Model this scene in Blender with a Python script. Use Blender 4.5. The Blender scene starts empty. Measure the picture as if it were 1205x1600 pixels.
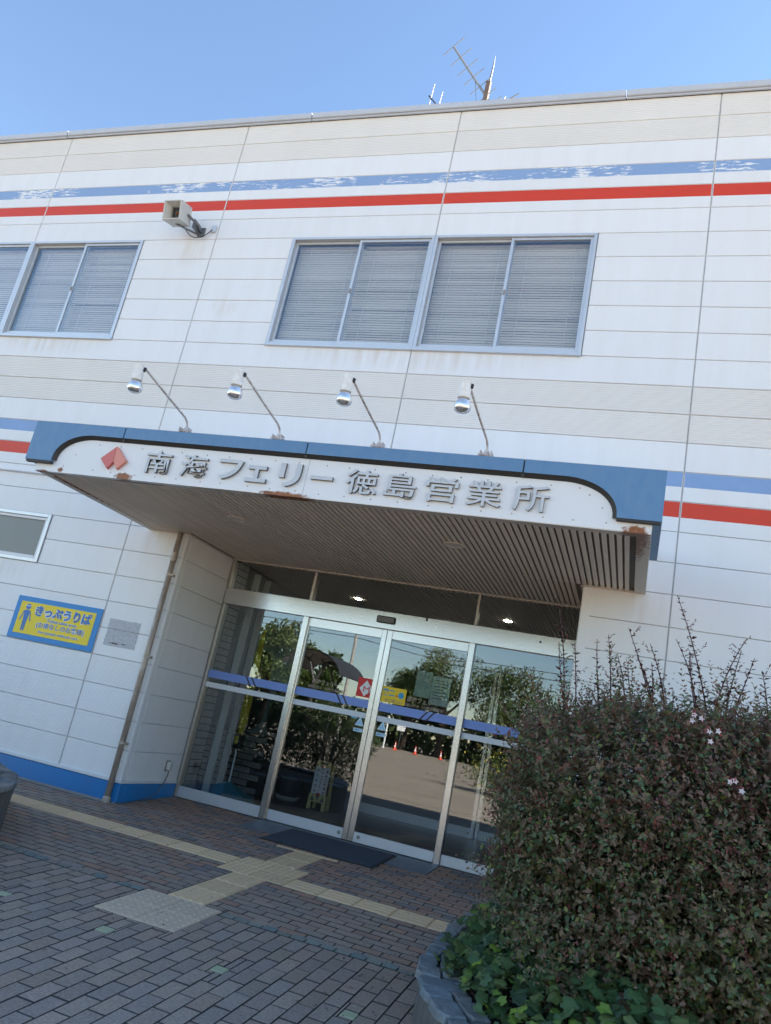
import bpy, math, random
import numpy as np
from mathutils import Vector, Matrix

SC = bpy.context.scene
COL = SC.collection
rad = math.radians

# ------------------------------------------------------------------ camera
CAM_R = [[0.939209, 0.282271, 0.195475], [0.101767, 0.314882, -0.943659], [-0.327919, 0.906186, 0.267014]]
CAM_C = (11.8307, -7.4795, 1.2602)
cam_d = bpy.data.cameras.new('camera')
cam = bpy.data.objects.new('camera', cam_d)
COL.objects.link(cam)
M = Matrix.Identity(4)
for i in range(3):
    M[i][0] = CAM_R[0][i]
    M[i][1] = -CAM_R[1][i]
    M[i][2] = -CAM_R[2][i]
    M[i][3] = CAM_C[i]
cam.matrix_world = M
cam_d.sensor_fit = 'HORIZONTAL'
cam_d.sensor_width = 36.0
cam_d.lens = 36.0 * 1211.58 / 1205.0
cam_d.clip_start = 0.05
cam_d.clip_end = 2000
SC.camera = cam

# ------------------------------------------------------------------ light
SUN_AZ, SUN_EL = 55.0, 29.0          # azimuth from the facade's inward normal (+Y) towards +X
world = bpy.data.worlds.new('World')
SC.world = world
world.use_nodes = True
wn = world.node_tree
for n in list(wn.nodes):
    wn.nodes.remove(n)
w_out = wn.nodes.new('ShaderNodeOutputWorld')
w_bg = wn.nodes.new('ShaderNodeBackground')
w_sky = wn.nodes.new('ShaderNodeTexSky')
w_sky.sky_type = 'NISHITA'
w_sky.sun_disc = False
w_sky.sun_elevation = rad(SUN_EL)
w_sky.sun_rotation = rad(SUN_AZ)
w_sky.air_density = 1.0
w_sky.dust_density = 0.0
w_sky.ozone_density = 1.6
w_bg.inputs['Strength'].default_value = 0.05
wn.links.new(w_sky.outputs['Color'], w_bg.inputs['Color'])
wn.links.new(w_bg.outputs['Background'], w_out.inputs['Surface'])
sun_d = bpy.data.lights.new('sun', 'SUN')
sun_d.energy = 5.0
sun_d.angle = rad(0.5)
sun_d.color = (1.0, 0.90, 0.76)
sun = bpy.data.objects.new('sun', sun_d)
COL.objects.link(sun)
to_sun = Vector((math.sin(rad(SUN_AZ)) * math.cos(rad(SUN_EL)), math.cos(rad(SUN_AZ)) * math.cos(rad(SUN_EL)), math.sin(rad(SUN_EL))))
sun.rotation_euler = to_sun.to_track_quat('Z', 'Y').to_euler()
sun.location = (20, 20, 30)
vs = SC.view_settings
vs.view_transform = 'Standard'
vs.look = 'None'
vs.exposure = 2.8
vs.gamma = 1.0
vs.use_curve_mapping = False
SC.cycles.max_bounces = 8
SC.cycles.transparent_max_bounces = 16
SC.cycles.caustics_reflective = False
SC.cycles.caustics_refractive = False

# ------------------------------------------------------------------ helpers
ORG = {}


def lin(c):
    return tuple(((v / 255) / 12.92 if v / 255 <= 0.04045 else ((v / 255 + 0.055) / 1.055) ** 2.4) for v in c)


class MB:
    def __init__(s):
        s.v, s.f, s.m, s.c = [], [], [], []

    def face(s, pts, m=0, col=None):
        b = len(s.v)
        s.v += [tuple(p) for p in pts]
        s.f.append(tuple(range(b, b + len(pts))))
        s.m.append(m)
        if col is not None:
            s.c += [col] * len(pts)

    def mesh(s, verts, faces, m=0):
        b = len(s.v)
        s.v += [tuple(p) for p in verts]
        for f in faces:
            s.f.append(tuple(b + i for i in f))
            s.m.append(m)

    def box(s, x0, x1, y0, y1, z0, z1, m=0, bev=0.0):
        if bev <= 0:
            V = [(x, y, z) for z in (z0, z1) for y in (y0, y1) for x in (x0, x1)]
            F = [(0, 2, 3, 1), (4, 5, 7, 6), (0, 1, 5, 4), (2, 6, 7, 3), (0, 4, 6, 2), (1, 3, 7, 5)]
            s.mesh(V, F, m)
            return
        b = min(bev, (x1 - x0) * .45, (y1 - y0) * .45, (z1 - z0) * .45)
        V = []
        for sz, z in ((1, z0), (-1, z1)):
            for sy, y in ((1, y0), (-1, y1)):
                for sx, x in ((1, x0), (-1, x1)):
                    V += [(x, y + sy * b, z + sz * b), (x + sx * b, y, z + sz * b), (x + sx * b, y + sy * b, z)]
        def I(ix, iy, iz, a):
            return ((iz * 2 + iy) * 2 + ix) * 3 + a
        F = []
        F.append([I(0, 0, 0, 0), I(0, 0, 1, 0), I(0, 1, 1, 0), I(0, 1, 0, 0)])
        F.append([I(1, 0, 0, 0), I(1, 1, 0, 0), I(1, 1, 1, 0), I(1, 0, 1, 0)])
        F.append([I(0, 0, 0, 1), I(1, 0, 0, 1), I(1, 0, 1, 1), I(0, 0, 1, 1)])
        F.append([I(0, 1, 0, 1), I(0, 1, 1, 1), I(1, 1, 1, 1), I(1, 1, 0, 1)])
        F.append([I(0, 0, 0, 2), I(0, 1, 0, 2), I(1, 1, 0, 2), I(1, 0, 0, 2)])
        F.append([I(0, 0, 1, 2), I(1, 0, 1, 2), I(1, 1, 1, 2), I(0, 1, 1, 2)])
        for iz in (0, 1):
            for iy in (0, 1):
                F.append([I(0, iy, iz, 1), I(1, iy, iz, 1), I(1, iy, iz, 2), I(0, iy, iz, 2)])
        for iz in (0, 1):
            for ix in (0, 1):
                F.append([I(ix, 0, iz, 0), I(ix, 1, iz, 0), I(ix, 1, iz, 2), I(ix, 0, iz, 2)])
        for iy in (0, 1):
            for ix in (0, 1):
                F.append([I(ix, iy, 0, 0), I(ix, iy, 1, 0), I(ix, iy, 1, 1), I(ix, iy, 0, 1)])
        for iz in (0, 1):
            for iy in (0, 1):
                for ix in (0, 1):
                    F.append([I(ix, iy, iz, 0), I(ix, iy, iz, 1), I(ix, iy, iz, 2)])
        s.mesh(V, F, m)

    def tube(s, pts, r, n=8, m=0, cap=True):
        P = [Vector(p) for p in pts]
        rs = r if isinstance(r, (list, tuple)) else [r] * len(P)
        V, F = [], []
        up = None
        for i, p in enumerate(P):
            d = (P[min(i + 1, len(P) - 1)] - P[max(i - 1, 0)]).normalized()
            if up is None:
                up = Vector((0, 0, 1)) if abs(d.z) < .9 else Vector((1, 0, 0))
            a = d.cross(up)
            if a.length < 1e-6:
                a = d.cross(Vector((0, 1, 0)))
            a.normalize()
            b = a.cross(d).normalized()
            up = b
            for k in range(n):
                t = 2 * math.pi * k / n
                V.append(p + (a * math.cos(t) + b * math.sin(t)) * rs[i])
        for i in range(len(P) - 1):
            for k in range(n):
                k2 = (k + 1) % n
                F.append((i * n + k, i * n + k2, (i + 1) * n + k2, (i + 1) * n + k))
        if cap:
            F.append(tuple(range(n - 1, -1, -1)))
            F.append(tuple((len(P) - 1) * n + k for k in range(n)))
        s.mesh(V, F, m)

    def lathe(s, prof, c, n=20, m=0, axis=(0, 0, 1)):
        ax = Vector(axis).normalized()
        q = Vector((0, 0, 1)).rotation_difference(ax)
        c = Vector(c)
        V, F = [], []
        for r, z in prof:
            for k in range(n):
                t = 2 * math.pi * k / n
                V.append(c + q @ Vector((r * math.cos(t), r * math.sin(t), z)))
        for i in range(len(prof) - 1):
            for k in range(n):
                k2 = (k + 1) % n
                F.append((i * n + k, i * n + k2, (i + 1) * n + k2, (i + 1) * n + k))
        if prof[0][0] > 1e-5:
            F.append(tuple(range(n - 1, -1, -1)))
        if prof[-1][0] > 1e-5:
            F.append(tuple((len(prof) - 1) * n + k for k in range(n)))
        s.mesh(V, F, m)

    def prism(s, poly, y0, y1, m=0, msd=None):
        """polygon in x,z extruded along y; poly given counter-clockwise seen from -Y"""
        n = len(poly)
        V = [(x, y0, z) for x, z in poly] + [(x, y1, z) for x, z in poly]
        s.mesh(V, [tuple(range(n)), tuple(range(2 * n - 1, n - 1, -1))], m)
        s.mesh(V, [(i, n + i, n + (i + 1) % n, (i + 1) % n) for i in range(n)], m if msd is None else msd)

    def data(s, name, mats, org=(0, 0, 0), smooth=False):
        me = bpy.data.meshes.new(name)
        o = Vector(org)
        me.from_pydata([(p[0] - o.x, p[1] - o.y, p[2] - o.z) for p in s.v], [], s.f)
        for m in (mats if isinstance(mats, (list, tuple)) else [mats]):
            me.materials.append(m)
        me.polygons.foreach_set('material_index', s.m)
        if smooth:
            me.polygons.foreach_set('use_smooth', [True] * len(s.f))
        if s.c and len(s.c) == len(s.v):
            at = me.color_attributes.new('col', 'FLOAT_COLOR', 'POINT')
            at.data.foreach_set('color', np.array([(c[0], c[1], c[2], 1.0) for c in s.c], dtype=np.float32).ravel())
        me.update()
        return me

    def build(s, name, mats, parent=None, smooth=False):
        org = ORG.get(parent.name, (0, 0, 0)) if parent else (0, 0, 0)
        return link(name, s.data(name, mats, org, smooth), parent)


def link(name, me, parent=None, loc=None):
    o = bpy.data.objects.new(name, me)
    COL.objects.link(o)
    if parent:
        o.parent = parent
        ORG[o.name] = ORG.get(parent.name, (0, 0, 0))
    else:
        ORG[o.name] = (0, 0, 0)
    if loc is not None:
        o.location = loc
    return o


def thing(name, label, cat, loc=(0, 0, 0), group=None, kind=None):
    o = bpy.data.objects.new(name, None)
    COL.objects.link(o)
    o.location = loc
    o.empty_display_size = 0.1
    ORG[o.name] = tuple(loc)
    o['label'] = label
    o['category'] = cat
    if group:
        o['group'] = group
    if kind:
        o['kind'] = kind
    return o


def copy_tree(o, parent=None):
    c = o.copy()
    COL.objects.link(c)
    if parent:
        c.parent = parent
    for ch in list(o.children):
        copy_tree(ch, c)
    return c


def structure(o):
    o['kind'] = 'structure'
    return o


def stuff(o):
    o['kind'] = 'stuff'
    return o


# ------------------------------------------------------------------ materials
def nodes_of(m):
    m.use_nodes = True
    nt = m.node_tree
    return nt, nt.nodes['Principled BSDF']


def mat(name, color, rough=.5, metal=0.0, var=0.0, scale=4.0, stretch=(1, 1, 1), bump=0.0, bscale=40.0, var2=None, spec=None, attr=False, objvar=0.0):
    """principled with noise grain: colour is mixed towards var2 (or a darker tone) by noise"""
    m = bpy.data.materials.new(name)
    nt, b = nodes_of(m)
    L = nt.links.new
    b.inputs['Roughness'].default_value = rough
    b.inputs['Metallic'].default_value = metal
    if spec is not None:
        b.inputs['Specular IOR Level'].default_value = spec
    geo = nt.nodes.new('ShaderNodeNewGeometry')
    mp = nt.nodes.new('ShaderNodeMapping')
    mp.inputs['Scale'].default_value = stretch
    L(geo.outputs['Position'], mp.inputs['Vector'])
    if attr:
        src = nt.nodes.new('ShaderNodeAttribute')
        src.attribute_name = 'col'
        cs = src.outputs['Color']
    else:
        src = nt.nodes.new('ShaderNodeRGB')
        src.outputs[0].default_value = (*color, 1)
        cs = src.outputs[0]
    if objvar > 0:
        oi = nt.nodes.new('ShaderNodeObjectInfo')
        mr = nt.nodes.new('ShaderNodeMapRange')
        mr.inputs['To Min'].default_value = 1 - objvar
        mr.inputs['To Max'].default_value = 1 + objvar
        L(oi.outputs['Random'], mr.inputs['Value'])
        mu = nt.nodes.new('ShaderNodeMix')
        mu.data_type = 'RGBA'
        mu.blend_type = 'MULTIPLY'
        mu.inputs['Factor'].default_value = 1
        L(cs, mu.inputs['A'])
        L(mr.outputs['Result'], mu.inputs['B'])
        cs = mu.outputs['Result']
    if var > 0:
        no = nt.nodes.new('ShaderNodeTexNoise')
        no.inputs['Scale'].default_value = scale
        no.inputs['Detail'].default_value = 6
        no.inputs['Roughness'].default_value = .65
        L(mp.outputs['Vector'], no.inputs['Vector'])
        rp = nt.nodes.new('ShaderNodeMapRange')
        rp.inputs['From Min'].default_value = .35
        rp.inputs['From Max'].default_value = .72
        rp.inputs['To Max'].default_value = var
        L(no.outputs['Fac'], rp.inputs['Value'])
        mx = nt.nodes.new('ShaderNodeMix')
        mx.data_type = 'RGBA'
        L(rp.outputs['Result'], mx.inputs['Factor'])
        L(cs, mx.inputs['A'])
        if attr and var2 is None:
            mx.blend_type = 'MULTIPLY'
            mx.inputs['B'].default_value = (.42, .42, .42, 1)
        else:
            v2 = var2 or tuple(c * .45 for c in color)
            mx.inputs['B'].default_value = (*v2, 1)
        cs = mx.outputs['Result']
    L(cs, b.inputs['Base Color'])
    if bump > 0:
        nb = nt.nodes.new('ShaderNodeTexNoise')
        nb.inputs['Scale'].default_value = bscale
        nb.inputs['Detail'].default_value = 5
        L(mp.outputs['Vector'], nb.inputs['Vector'])
        bp = nt.nodes.new('ShaderNodeBump')
        bp.inputs['Strength'].default_value = bump
        bp.inputs['Distance'].default_value = .01
        L(nb.outputs['Fac'], bp.inputs['Height'])
        L(bp.outputs['Normal'], b.inputs['Normal'])
    return m


def add_spots(m, spots, color, rough=.9, nscale=30.0):
    """stains with a shape of their own: noisy patches round given world points (x,z radius list)"""
    nt = m.node_tree
    b = nt.nodes['Principled BSDF']
    L = nt.links.new
    geo = nt.nodes.new('ShaderNodeNewGeometry')
    no = nt.nodes.new('ShaderNodeTexNoise')
    no.inputs['Scale'].default_value = nscale
    no.inputs['Detail'].default_value = 7
    L(geo.outputs['Position'], no.inputs['Vector'])
    acc = None
    for (x, y, z, rx, rz) in spots:
        mp = nt.nodes.new('ShaderNodeMapping')
        mp.vector_type = 'TEXTURE'
        mp.inputs['Location'].default_value = (x, y, z)
        mp.inputs['Scale'].default_value = (rx, 1.0, rz)
        L(geo.outputs['Position'], mp.inputs['Vector'])
        ln = nt.nodes.new('ShaderNodeVectorMath')
        ln.operation = 'LENGTH'
        L(mp.outputs['Vector'], ln.inputs[0])
        mr = nt.nodes.new('ShaderNodeMapRange')
        mr.inputs['From Min'].default_value = .35
        mr.inputs['From Max'].default_value = 1.0
        mr.inputs['To Min'].default_value = .62
        mr.inputs['To Max'].default_value = 0
        L(ln.outputs['Value'], mr.inputs['Value'])
        if acc is None:
            acc = mr.outputs['Result']
        else:
            mxm = nt.nodes.new('ShaderNodeMath')
            mxm.operation = 'MAXIMUM'
            L(acc, mxm.inputs[0])
            L(mr.outputs['Result'], mxm.inputs[1])
            acc = mxm.outputs[0]
    ad = nt.nodes.new('ShaderNodeMath')
    ad.operation = 'ADD'
    L(acc, ad.inputs[0])
    L(no.outputs['Fac'], ad.inputs[1])
    th = nt.nodes.new('ShaderNodeMapRange')
    th.inputs['From Min'].default_value = .72
    th.inputs['From Max'].default_value = 1.0
    L(ad.outputs[0], th.inputs['Value'])
    rc = nt.nodes.new('ShaderNodeMix')
    rc.data_type = 'RGBA'
    rc.inputs['A'].default_value = (*color, 1)
    rc.inputs['B'].default_value = (color[0] * .25, color[1] * .2, color[2] * .2, 1)
    L(no.outputs['Fac'], rc.inputs['Factor'])
    old = b.inputs['Base Color'].links[0].from_socket
    mx = nt.nodes.new('ShaderNodeMix')
    mx.data_type = 'RGBA'
    L(th.outputs['Result'], mx.inputs['Factor'])
    L(old, mx.inputs['A'])
    L(rc.outputs['Result'], mx.inputs['B'])
    L(mx.outputs['Result'], b.inputs['Base Color'])


def add_grime(m, spots, color, amount):
    """soft vertical run-off stains round given world points"""
    nt = m.node_tree
    b = nt.nodes['Principled BSDF']
    L = nt.links.new
    geo = nt.nodes.new('ShaderNodeNewGeometry')
    ms = nt.nodes.new('ShaderNodeMapping')
    ms.inputs['Scale'].default_value = (6.5, 6.5, .6)
    L(geo.outputs['Position'], ms.inputs['Vector'])
    no = nt.nodes.new('ShaderNodeTexNoise')
    no.inputs['Scale'].default_value = 1.6
    no.inputs['Detail'].default_value = 5
    L(ms.outputs['Vector'], no.inputs['Vector'])
    acc = None
    for (x, z, rx, rz_) in spots:
        mp = nt.nodes.new('ShaderNodeMapping')
        mp.vector_type = 'TEXTURE'
        mp.inputs['Location'].default_value = (x, 0, z)
        mp.inputs['Scale'].default_value = (rx, 1.0, rz_)
        L(geo.outputs['Position'], mp.inputs['Vector'])
        ln = nt.nodes.new('ShaderNodeVectorMath')
        ln.operation = 'LENGTH'
        L(mp.outputs['Vector'], ln.inputs[0])
        mr = nt.nodes.new('ShaderNodeMapRange')
        mr.interpolation_type = 'SMOOTHSTEP'
        mr.inputs['From Min'].default_value = .2
        mr.inputs['From Max'].default_value = 1.0
        mr.inputs['To Min'].default_value = 1
        mr.inputs['To Max'].default_value = 0
        L(ln.outputs['Value'], mr.inputs['Value'])
        if acc is None:
            acc = mr.outputs['Result']
        else:
            mm = nt.nodes.new('ShaderNodeMath')
            mm.operation = 'MAXIMUM'
            L(acc, mm.inputs[0])
            L(mr.outputs['Result'], mm.inputs[1])
            acc = mm.outputs[0]
    st = nt.nodes.new('ShaderNodeMapRange')
    st.inputs['From Min'].default_value = .38
    st.inputs['From Max'].default_value = .68
    st.inputs['To Max'].default_value = amount
    L(no.outputs['Fac'], st.inputs['Value'])
    mu = nt.nodes.new('ShaderNodeMath')
    mu.operation = 'MULTIPLY'
    L(acc, mu.inputs[0])
    L(st.outputs['Result'], mu.inputs[1])
    old = b.inputs['Base Color'].links[0].from_socket
    mx = nt.nodes.new('ShaderNodeMix')
    mx.data_type = 'RGBA'
    L(mu.outputs[0], mx.inputs['Factor'])
    L(old, mx.inputs['A'])
    mx.inputs['B'].default_value = (*color, 1)
    L(mx.outputs['Result'], b.inputs['Base Color'])


def worn_blue(name, base, under):
    m = bpy.data.materials.new(name)
    nt, b = nodes_of(m)
    L = nt.links.new
    b.inputs['Roughness'].default_value = .6
    geo = nt.nodes.new('ShaderNodeNewGeometry')
    mp = nt.nodes.new('ShaderNodeMapping')
    mp.inputs['Scale'].default_value = (2.4, 1, 15)
    L(geo.outputs['Position'], mp.inputs['Vector'])
    no = nt.nodes.new('ShaderNodeTexNoise')
    no.inputs['Scale'].default_value = 2.6
    no.inputs['Detail'].default_value = 8
    no.inputs['Roughness'].default_value = .7
    L(mp.outputs['Vector'], no.inputs['Vector'])
    mp2 = nt.nodes.new('ShaderNodeMapping')
    mp2.inputs['Scale'].default_value = (.55, 1, 1)
    L(geo.outputs['Position'], mp2.inputs['Vector'])
    n2 = nt.nodes.new('ShaderNodeTexNoise')
    n2.inputs['Scale'].default_value = 2.0
    n2.inputs['Detail'].default_value = 3
    L(mp2.outputs['Vector'], n2.inputs['Vector'])
    ad = nt.nodes.new('ShaderNodeMath')
    ad.operation = 'MULTIPLY_ADD'
    ad.inputs[1].default_value = .75
    L(n2.outputs['Fac'], ad.inputs[0])
    L(no.outputs['Fac'], ad.inputs[2])
    th = nt.nodes.new('ShaderNodeMapRange')
    th.inputs['From Min'].default_value = .955
    th.inputs['From Max'].default_value = .975
    L(ad.outputs[0], th.inputs['Value'])
    mx = nt.nodes.new('ShaderNodeMix')
    mx.data_type = 'RGBA'
    L(th.outputs['Result'], mx.inputs['Factor'])
    mx.inputs['A'].default_value = (*base, 1)
    mx.inputs['B'].default_value = (*under, 1)
    L(mx.outputs['Result'], b.inputs['Base Color'])
    return m


def glass_mat(name, tint, base=.14, gain=1.5, rough=0.0):
    m = bpy.data.materials.new(name)
    m.use_nodes = True
    nt = m.node_tree
    for n in list(nt.nodes):
        nt.nodes.remove(n)
    L = nt.links.new
    out = nt.nodes.new('ShaderNodeOutputMaterial')
    tr = nt.nodes.new('ShaderNodeBsdfTransparent')
    tr.inputs['Color'].default_value = (*tint, 1)
    gl = nt.nodes.new('ShaderNodeBsdfGlossy')
    gl.inputs['Roughness'].default_value = rough
    gl.inputs['Color'].default_value = (.92, .97, 1.0, 1)
    fr = nt.nodes.new('ShaderNodeFresnel')
    gm = nt.nodes.new('ShaderNodeNewGeometry')
    io = nt.nodes.new('ShaderNodeMapRange')      # the same glass seen from either side
    io.inputs['To Min'].default_value = 1.5
    io.inputs['To Max'].default_value = 1 / 1.5
    L(gm.outputs['Backfacing'], io.inputs['Value'])
    L(io.outputs['Result'], fr.inputs['IOR'])
    ma = nt.nodes.new('ShaderNodeMath')
    ma.operation = 'MULTIPLY_ADD'
    ma.use_clamp = True
    ma.inputs[1].default_value = gain
    ma.inputs[2].default_value = base
    L(fr.outputs['Fac'], ma.inputs[0])
    mx = nt.nodes.new('ShaderNodeMixShader')
    L(ma.outputs[0], mx.inputs['Fac'])
    L(tr.outputs[0], mx.inputs[1])
    L(gl.outputs[0], mx.inputs[2])
    L(mx.outputs[0], out.inputs['Surface'])
    return m


def emit_mat(name, color, strength):
    m = bpy.data.materials.new(name)
    nt, b = nodes_of(m)
    b.inputs['Base Color'].default_value = (.8, .8, .8, 1)
    b.inputs['Emission Color'].default_value = (*color, 1)
    b.inputs['Emission Strength'].default_value = strength
    return m


MT = {}
WHITE = (.79, .80, .81)
MT['siding'] = mat('siding_white', WHITE, .5, var=.24, scale=1.5, stretch=(3.4, 3.4, .45), var2=(.64, .615, .575), objvar=.018)
add_grime(MT['siding'], [(9.04, 5.33, 2.1, .26), (3.9, 5.33, 1.1, .24), (6.42, 5.92, .26, .22), (5.72, 6.72, .32, .28), (11.8, 2.86, .25, .3), (6.5, 2.8, .3, .25), (4.0, 2.25, 1.0, .2)], (.54, .43, .32), .42)
MT['siding_beige'] = mat('siding_beige', (.755, .735, .70), .6, var=.22, scale=1.2, stretch=(1, 1, .5), var2=(.58, .54, .49), objvar=.02)
MT['red'] = mat('red_stripe', (.66, .048, .012), .5, var=.4, scale=5, stretch=(.7, 1, 5), var2=(.52, .04, .03))
MT['blue_worn'] = worn_blue('blue_worn', (.245, .37, .60), WHITE)
MT['blue_stripe'] = mat('blue_stripe', (.235, .37, .62), .55, var=.12, scale=5)
MT['sealant'] = mat('sealant', (.52, .525, .53), .8, var=.4, scale=14)
MT['plinth'] = mat('plinth_blue', (.008, .20, .53), .45, var=.5, scale=3.5, stretch=(1, 1, .5), var2=(.05, .16, .36), bump=.08, bscale=30)
MT['flash'] = mat('white_flashing', (.72, .73, .75), .4)
MT['coping'] = mat('coping_metal', (.52, .55, .60), .45, metal=.0, var=.15, scale=3)
MT['canopy_blue'] = mat('canopy_blue', (.10, .225, .40), .5, var=.55, scale=9, stretch=(1.6, 1, .8), var2=(.15, .27, .42), bump=.25, bscale=14)
MT['fascia'] = mat('fascia_white', (.77, .78, .79), .45, var=.12, scale=3, var2=(.68, .64, .58))
add_spots(MT['fascia'], [(7.31, -1.94, 2.955, .13, .055), (8.92, -1.94, 2.945, .33, .04), (11.71, -1.94, 2.955, .13, .05), (6.60, -1.94, 2.96, .05, .03), (6.4, -1.94, 2.93, .10, .02), (8.5, -1.9, 2.93, .4, .014)], (.42, .15, .035))
MT['trim'] = mat('dark_trim', (.035, .032, .03), .6)
MT['slat'] = mat('soffit_slat', (.80, .695, .59), .5, var=.2, scale=3, stretch=(1, .6, 1), objvar=.05)
MT['slat_back'] = mat('soffit_gap', (.26, .215, .18), .9)
MT['border'] = mat('soffit_border', (.68, .61, .53), .5, var=.2, scale=4)
add_spots(MT['border'], [(7.4, -1.88, 2.95, .45, .1), (8.95, -1.88, 2.95, .35, .1), (11.70, -1.86, 2.95, .15, .1), (6.5, -1.5, 2.95, .2, .1)], (.36, .13, .035))
MT['letter'] = mat('letter_face', (.56, .575, .59), .45, metal=.1, var=.2, scale=10)
MT['letter_side'] = mat('letter_side', (.15, .155, .165), .5, metal=.3)
MT['emblem_a'] = mat('emblem_red', (.62, .15, .13), .45, var=.15, scale=8)
MT['emblem_b'] = mat('emblem_salmon', (.72, .27, .20), .45, var=.15, scale=8)
MT['alu'] = mat('aluminium', (.62, .64, .66), .38, metal=.45, var=.12, scale=6)
MT['alu_dark'] = mat('sill_grime', (.30, .28, .25), .7, var=.4, scale=12)
MT['blind'] = mat('blind_slat', (.80, .80, .78), .6)
MT['room'] = mat('dark_room', (.14, .14, .14), .9)
MT['room_grey'] = mat('room_grey', (.13, .13, .127), .85, var=.2, scale=2)
MT['glass'] = glass_mat('door_glass', (.86, .89, .90), .035, 1.3)
MT['glass_up'] = glass_mat('upper_glass', (.95, .965, .975), .04, 1.2)
MT['frost'] = mat('frosted_pane', (.20, .21, .20), .35, var=.25, scale=2, stretch=(1, 1, .4))
MT['steel'] = mat('stainless', (.62, .62, .61), .24, metal=.92, var=.18, scale=5, stretch=(.6, 1, 9), var2=(.45, .42, .38))
MT['steel_kick'] = mat('stainless_kick', (.66, .68, .70), .42, metal=.45, var=.15, scale=4)
MT['bronze'] = mat('door_jamb', (.50, .47, .43), .35, metal=.6)
MT['black'] = mat('black_plastic', (.02, .02, .022), .4)
MT['pipe'] = mat('downpipe_paint', (.46, .40, .34), .45, metal=.2, var=.75, scale=7, stretch=(3, 3, .9), var2=(.17, .12, .09))
MT['rivet'] = mat('rivet_head', (.34, .27, .23), .7, var=.6, scale=50)
MT['rust'] = mat('rust', (.22, .075, .028), .9, var=.6, scale=40, var2=(.06, .025, .015))
MT['rust_white'] = mat('rusty_white', (.70, .68, .66), .5, var=.8, scale=30, var2=(.20, .09, .045))
MT['chrome'] = mat('bulb_reflector', (.88, .88, .88), .13, metal=.8)
MT['holder'] = mat('lamp_holder', (.86, .85, .82), .4, var=.4, scale=22, var2=(.42, .32, .24))
MT['speaker'] = mat('speaker_shell', (.58, .575, .53), .5, var=.15, scale=8)
MT['speaker_in'] = mat('speaker_throat', (.50, .48, .42), .6, var=.3, scale=8)
MT['sign_blue'] = mat('sign_blue', (.004, .22, .56), .45)
MT['sign_yellow'] = mat('sign_yellow', (.80, .60, .012), .45)
MT['sign_text'] = mat('sign_text_blue', (.012, .15, .47), .45)
MT['sign_white'] = mat('sign_white', (.74, .76, .78), .5)
MT['paper'] = mat('paper_residue', (.42, .42, .45), .8, var=.7, scale=32, var2=(.66, .67, .70))
add_spots(MT['paper'], [(6.28, -.01, 1.595, .10, .014), (6.40, -.01, 1.60, .05, .01)], (.22, .19, .18), nscale=60)
MT['band_blue'] = mat('band_blue', (.19, .30, .70), .5)
MT['band_white'] = mat('band_white', (.68, .72, .77), .5)
MT['mat_rubber'] = mat('mat_fibre', (.045, .060, .082), .95, var=.5, scale=160, bump=.6, bscale=220, var2=(.05, .075, .11))
MT['mat_edge'] = mat('mat_edge', (.02, .022, .025), .6)
MT['plate'] = mat('threshold_plate', (.13, .155, .18), .5, metal=.2, var=.3, scale=10)
MT['paver'] = mat('paver', (.1, .1, .1), .82, var=.85, scale=75, bump=.5, bscale=170, attr=True)
MT['mortar'] = mat('joint_sand', (.060, .056, .052), .95, var=.4, scale=30)
MT['tactile'] = mat('tactile_tile', (.78, .565, .34), .75, var=.4, scale=90, bump=.4, bscale=150, objvar=.09)
MT['tactile_grey'] = mat('tactile_tile_worn', (.70, .55, .39), .8, var=.5, scale=80, bump=.5, bscale=150, objvar=.06, var2=(.17, .155, .14))
MT['marker'] = mat('marker_tile', (.42, .45, .28), .5, var=.2, scale=40)
MT['asphalt'] = mat('asphalt', (.30, .25, .205), .9, var=.6, scale=1.6, stretch=(.25, 1.4, 1), bump=.4, bscale=60)
MT['line'] = mat('road_line', (.5, .49, .46), .7, var=.3, scale=10)
MT['wall_stone'] = mat('split_stone', (.17, .165, .155), .9, var=.75, scale=24, stretch=(1.6, 1.6, .35), bump=1.0, bscale=34, var2=(.06, .058, .055))
MT['slate'] = mat('slate_coping', (.13, .185, .215), .68, var=.8, scale=11, bump=1.0, bscale=38, attr=True)
MT['soil'] = mat('soil', (.03, .022, .015), 1.0, var=.5, scale=30)
MT['concrete'] = mat('concrete', (.3, .29, .28), .9, var=.3, scale=6)
MT['bark'] = mat('bark', (.06, .04, .028), .9, var=.5, scale=30)
MT['stem'] = mat('red_stem', (.085, .028, .024), .7, var=.4, scale=40)
def leafmat(name, rough=.45, spec=.35, transl=.18):
    m = mat(name, (.05, .08, .03), rough, attr=True, spec=spec)
    nt = m.node_tree
    b = nt.nodes['Principled BSDF']
    L = nt.links.new
    out = [n for n in nt.nodes if n.type == 'OUTPUT_MATERIAL'][0]
    tl = nt.nodes.new('ShaderNodeBsdfTranslucent')
    mx = nt.nodes.new('ShaderNodeMixShader')
    mx.inputs['Fac'].default_value = transl
    L(b.inputs['Base Color'].links[0].from_socket, tl.inputs['Color'])
    L(b.outputs[0], mx.inputs[1])
    L(tl.outputs[0], mx.inputs[2])
    L(mx.outputs[0], out.inputs['Surface'])
    return m
MT['leaf'] = leafmat('leaf', .45, .4, .30)
MT['ivy'] = leafmat('ivy_leaf', .42, .4, .12)
MT['petal'] = leafmat('petal', .6, .2, .25)
MT['tile'] = mat('wall_tile', (.33, .34, .33), .35, var=.25, scale=9, objvar=.08)
MT['grout'] = mat('tile_grout', (.02, .02, .022), .9)
MT['teal'] = mat('pale_teal', (.26, .36, .38), .6)
MT['grey_post'] = mat('pale_post', (.50, .54, .53), .45, metal=.2)
MT['dark_floor'] = mat('lobby_floor', (.045, .043, .042), .35, var=.3, scale=6)
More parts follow.
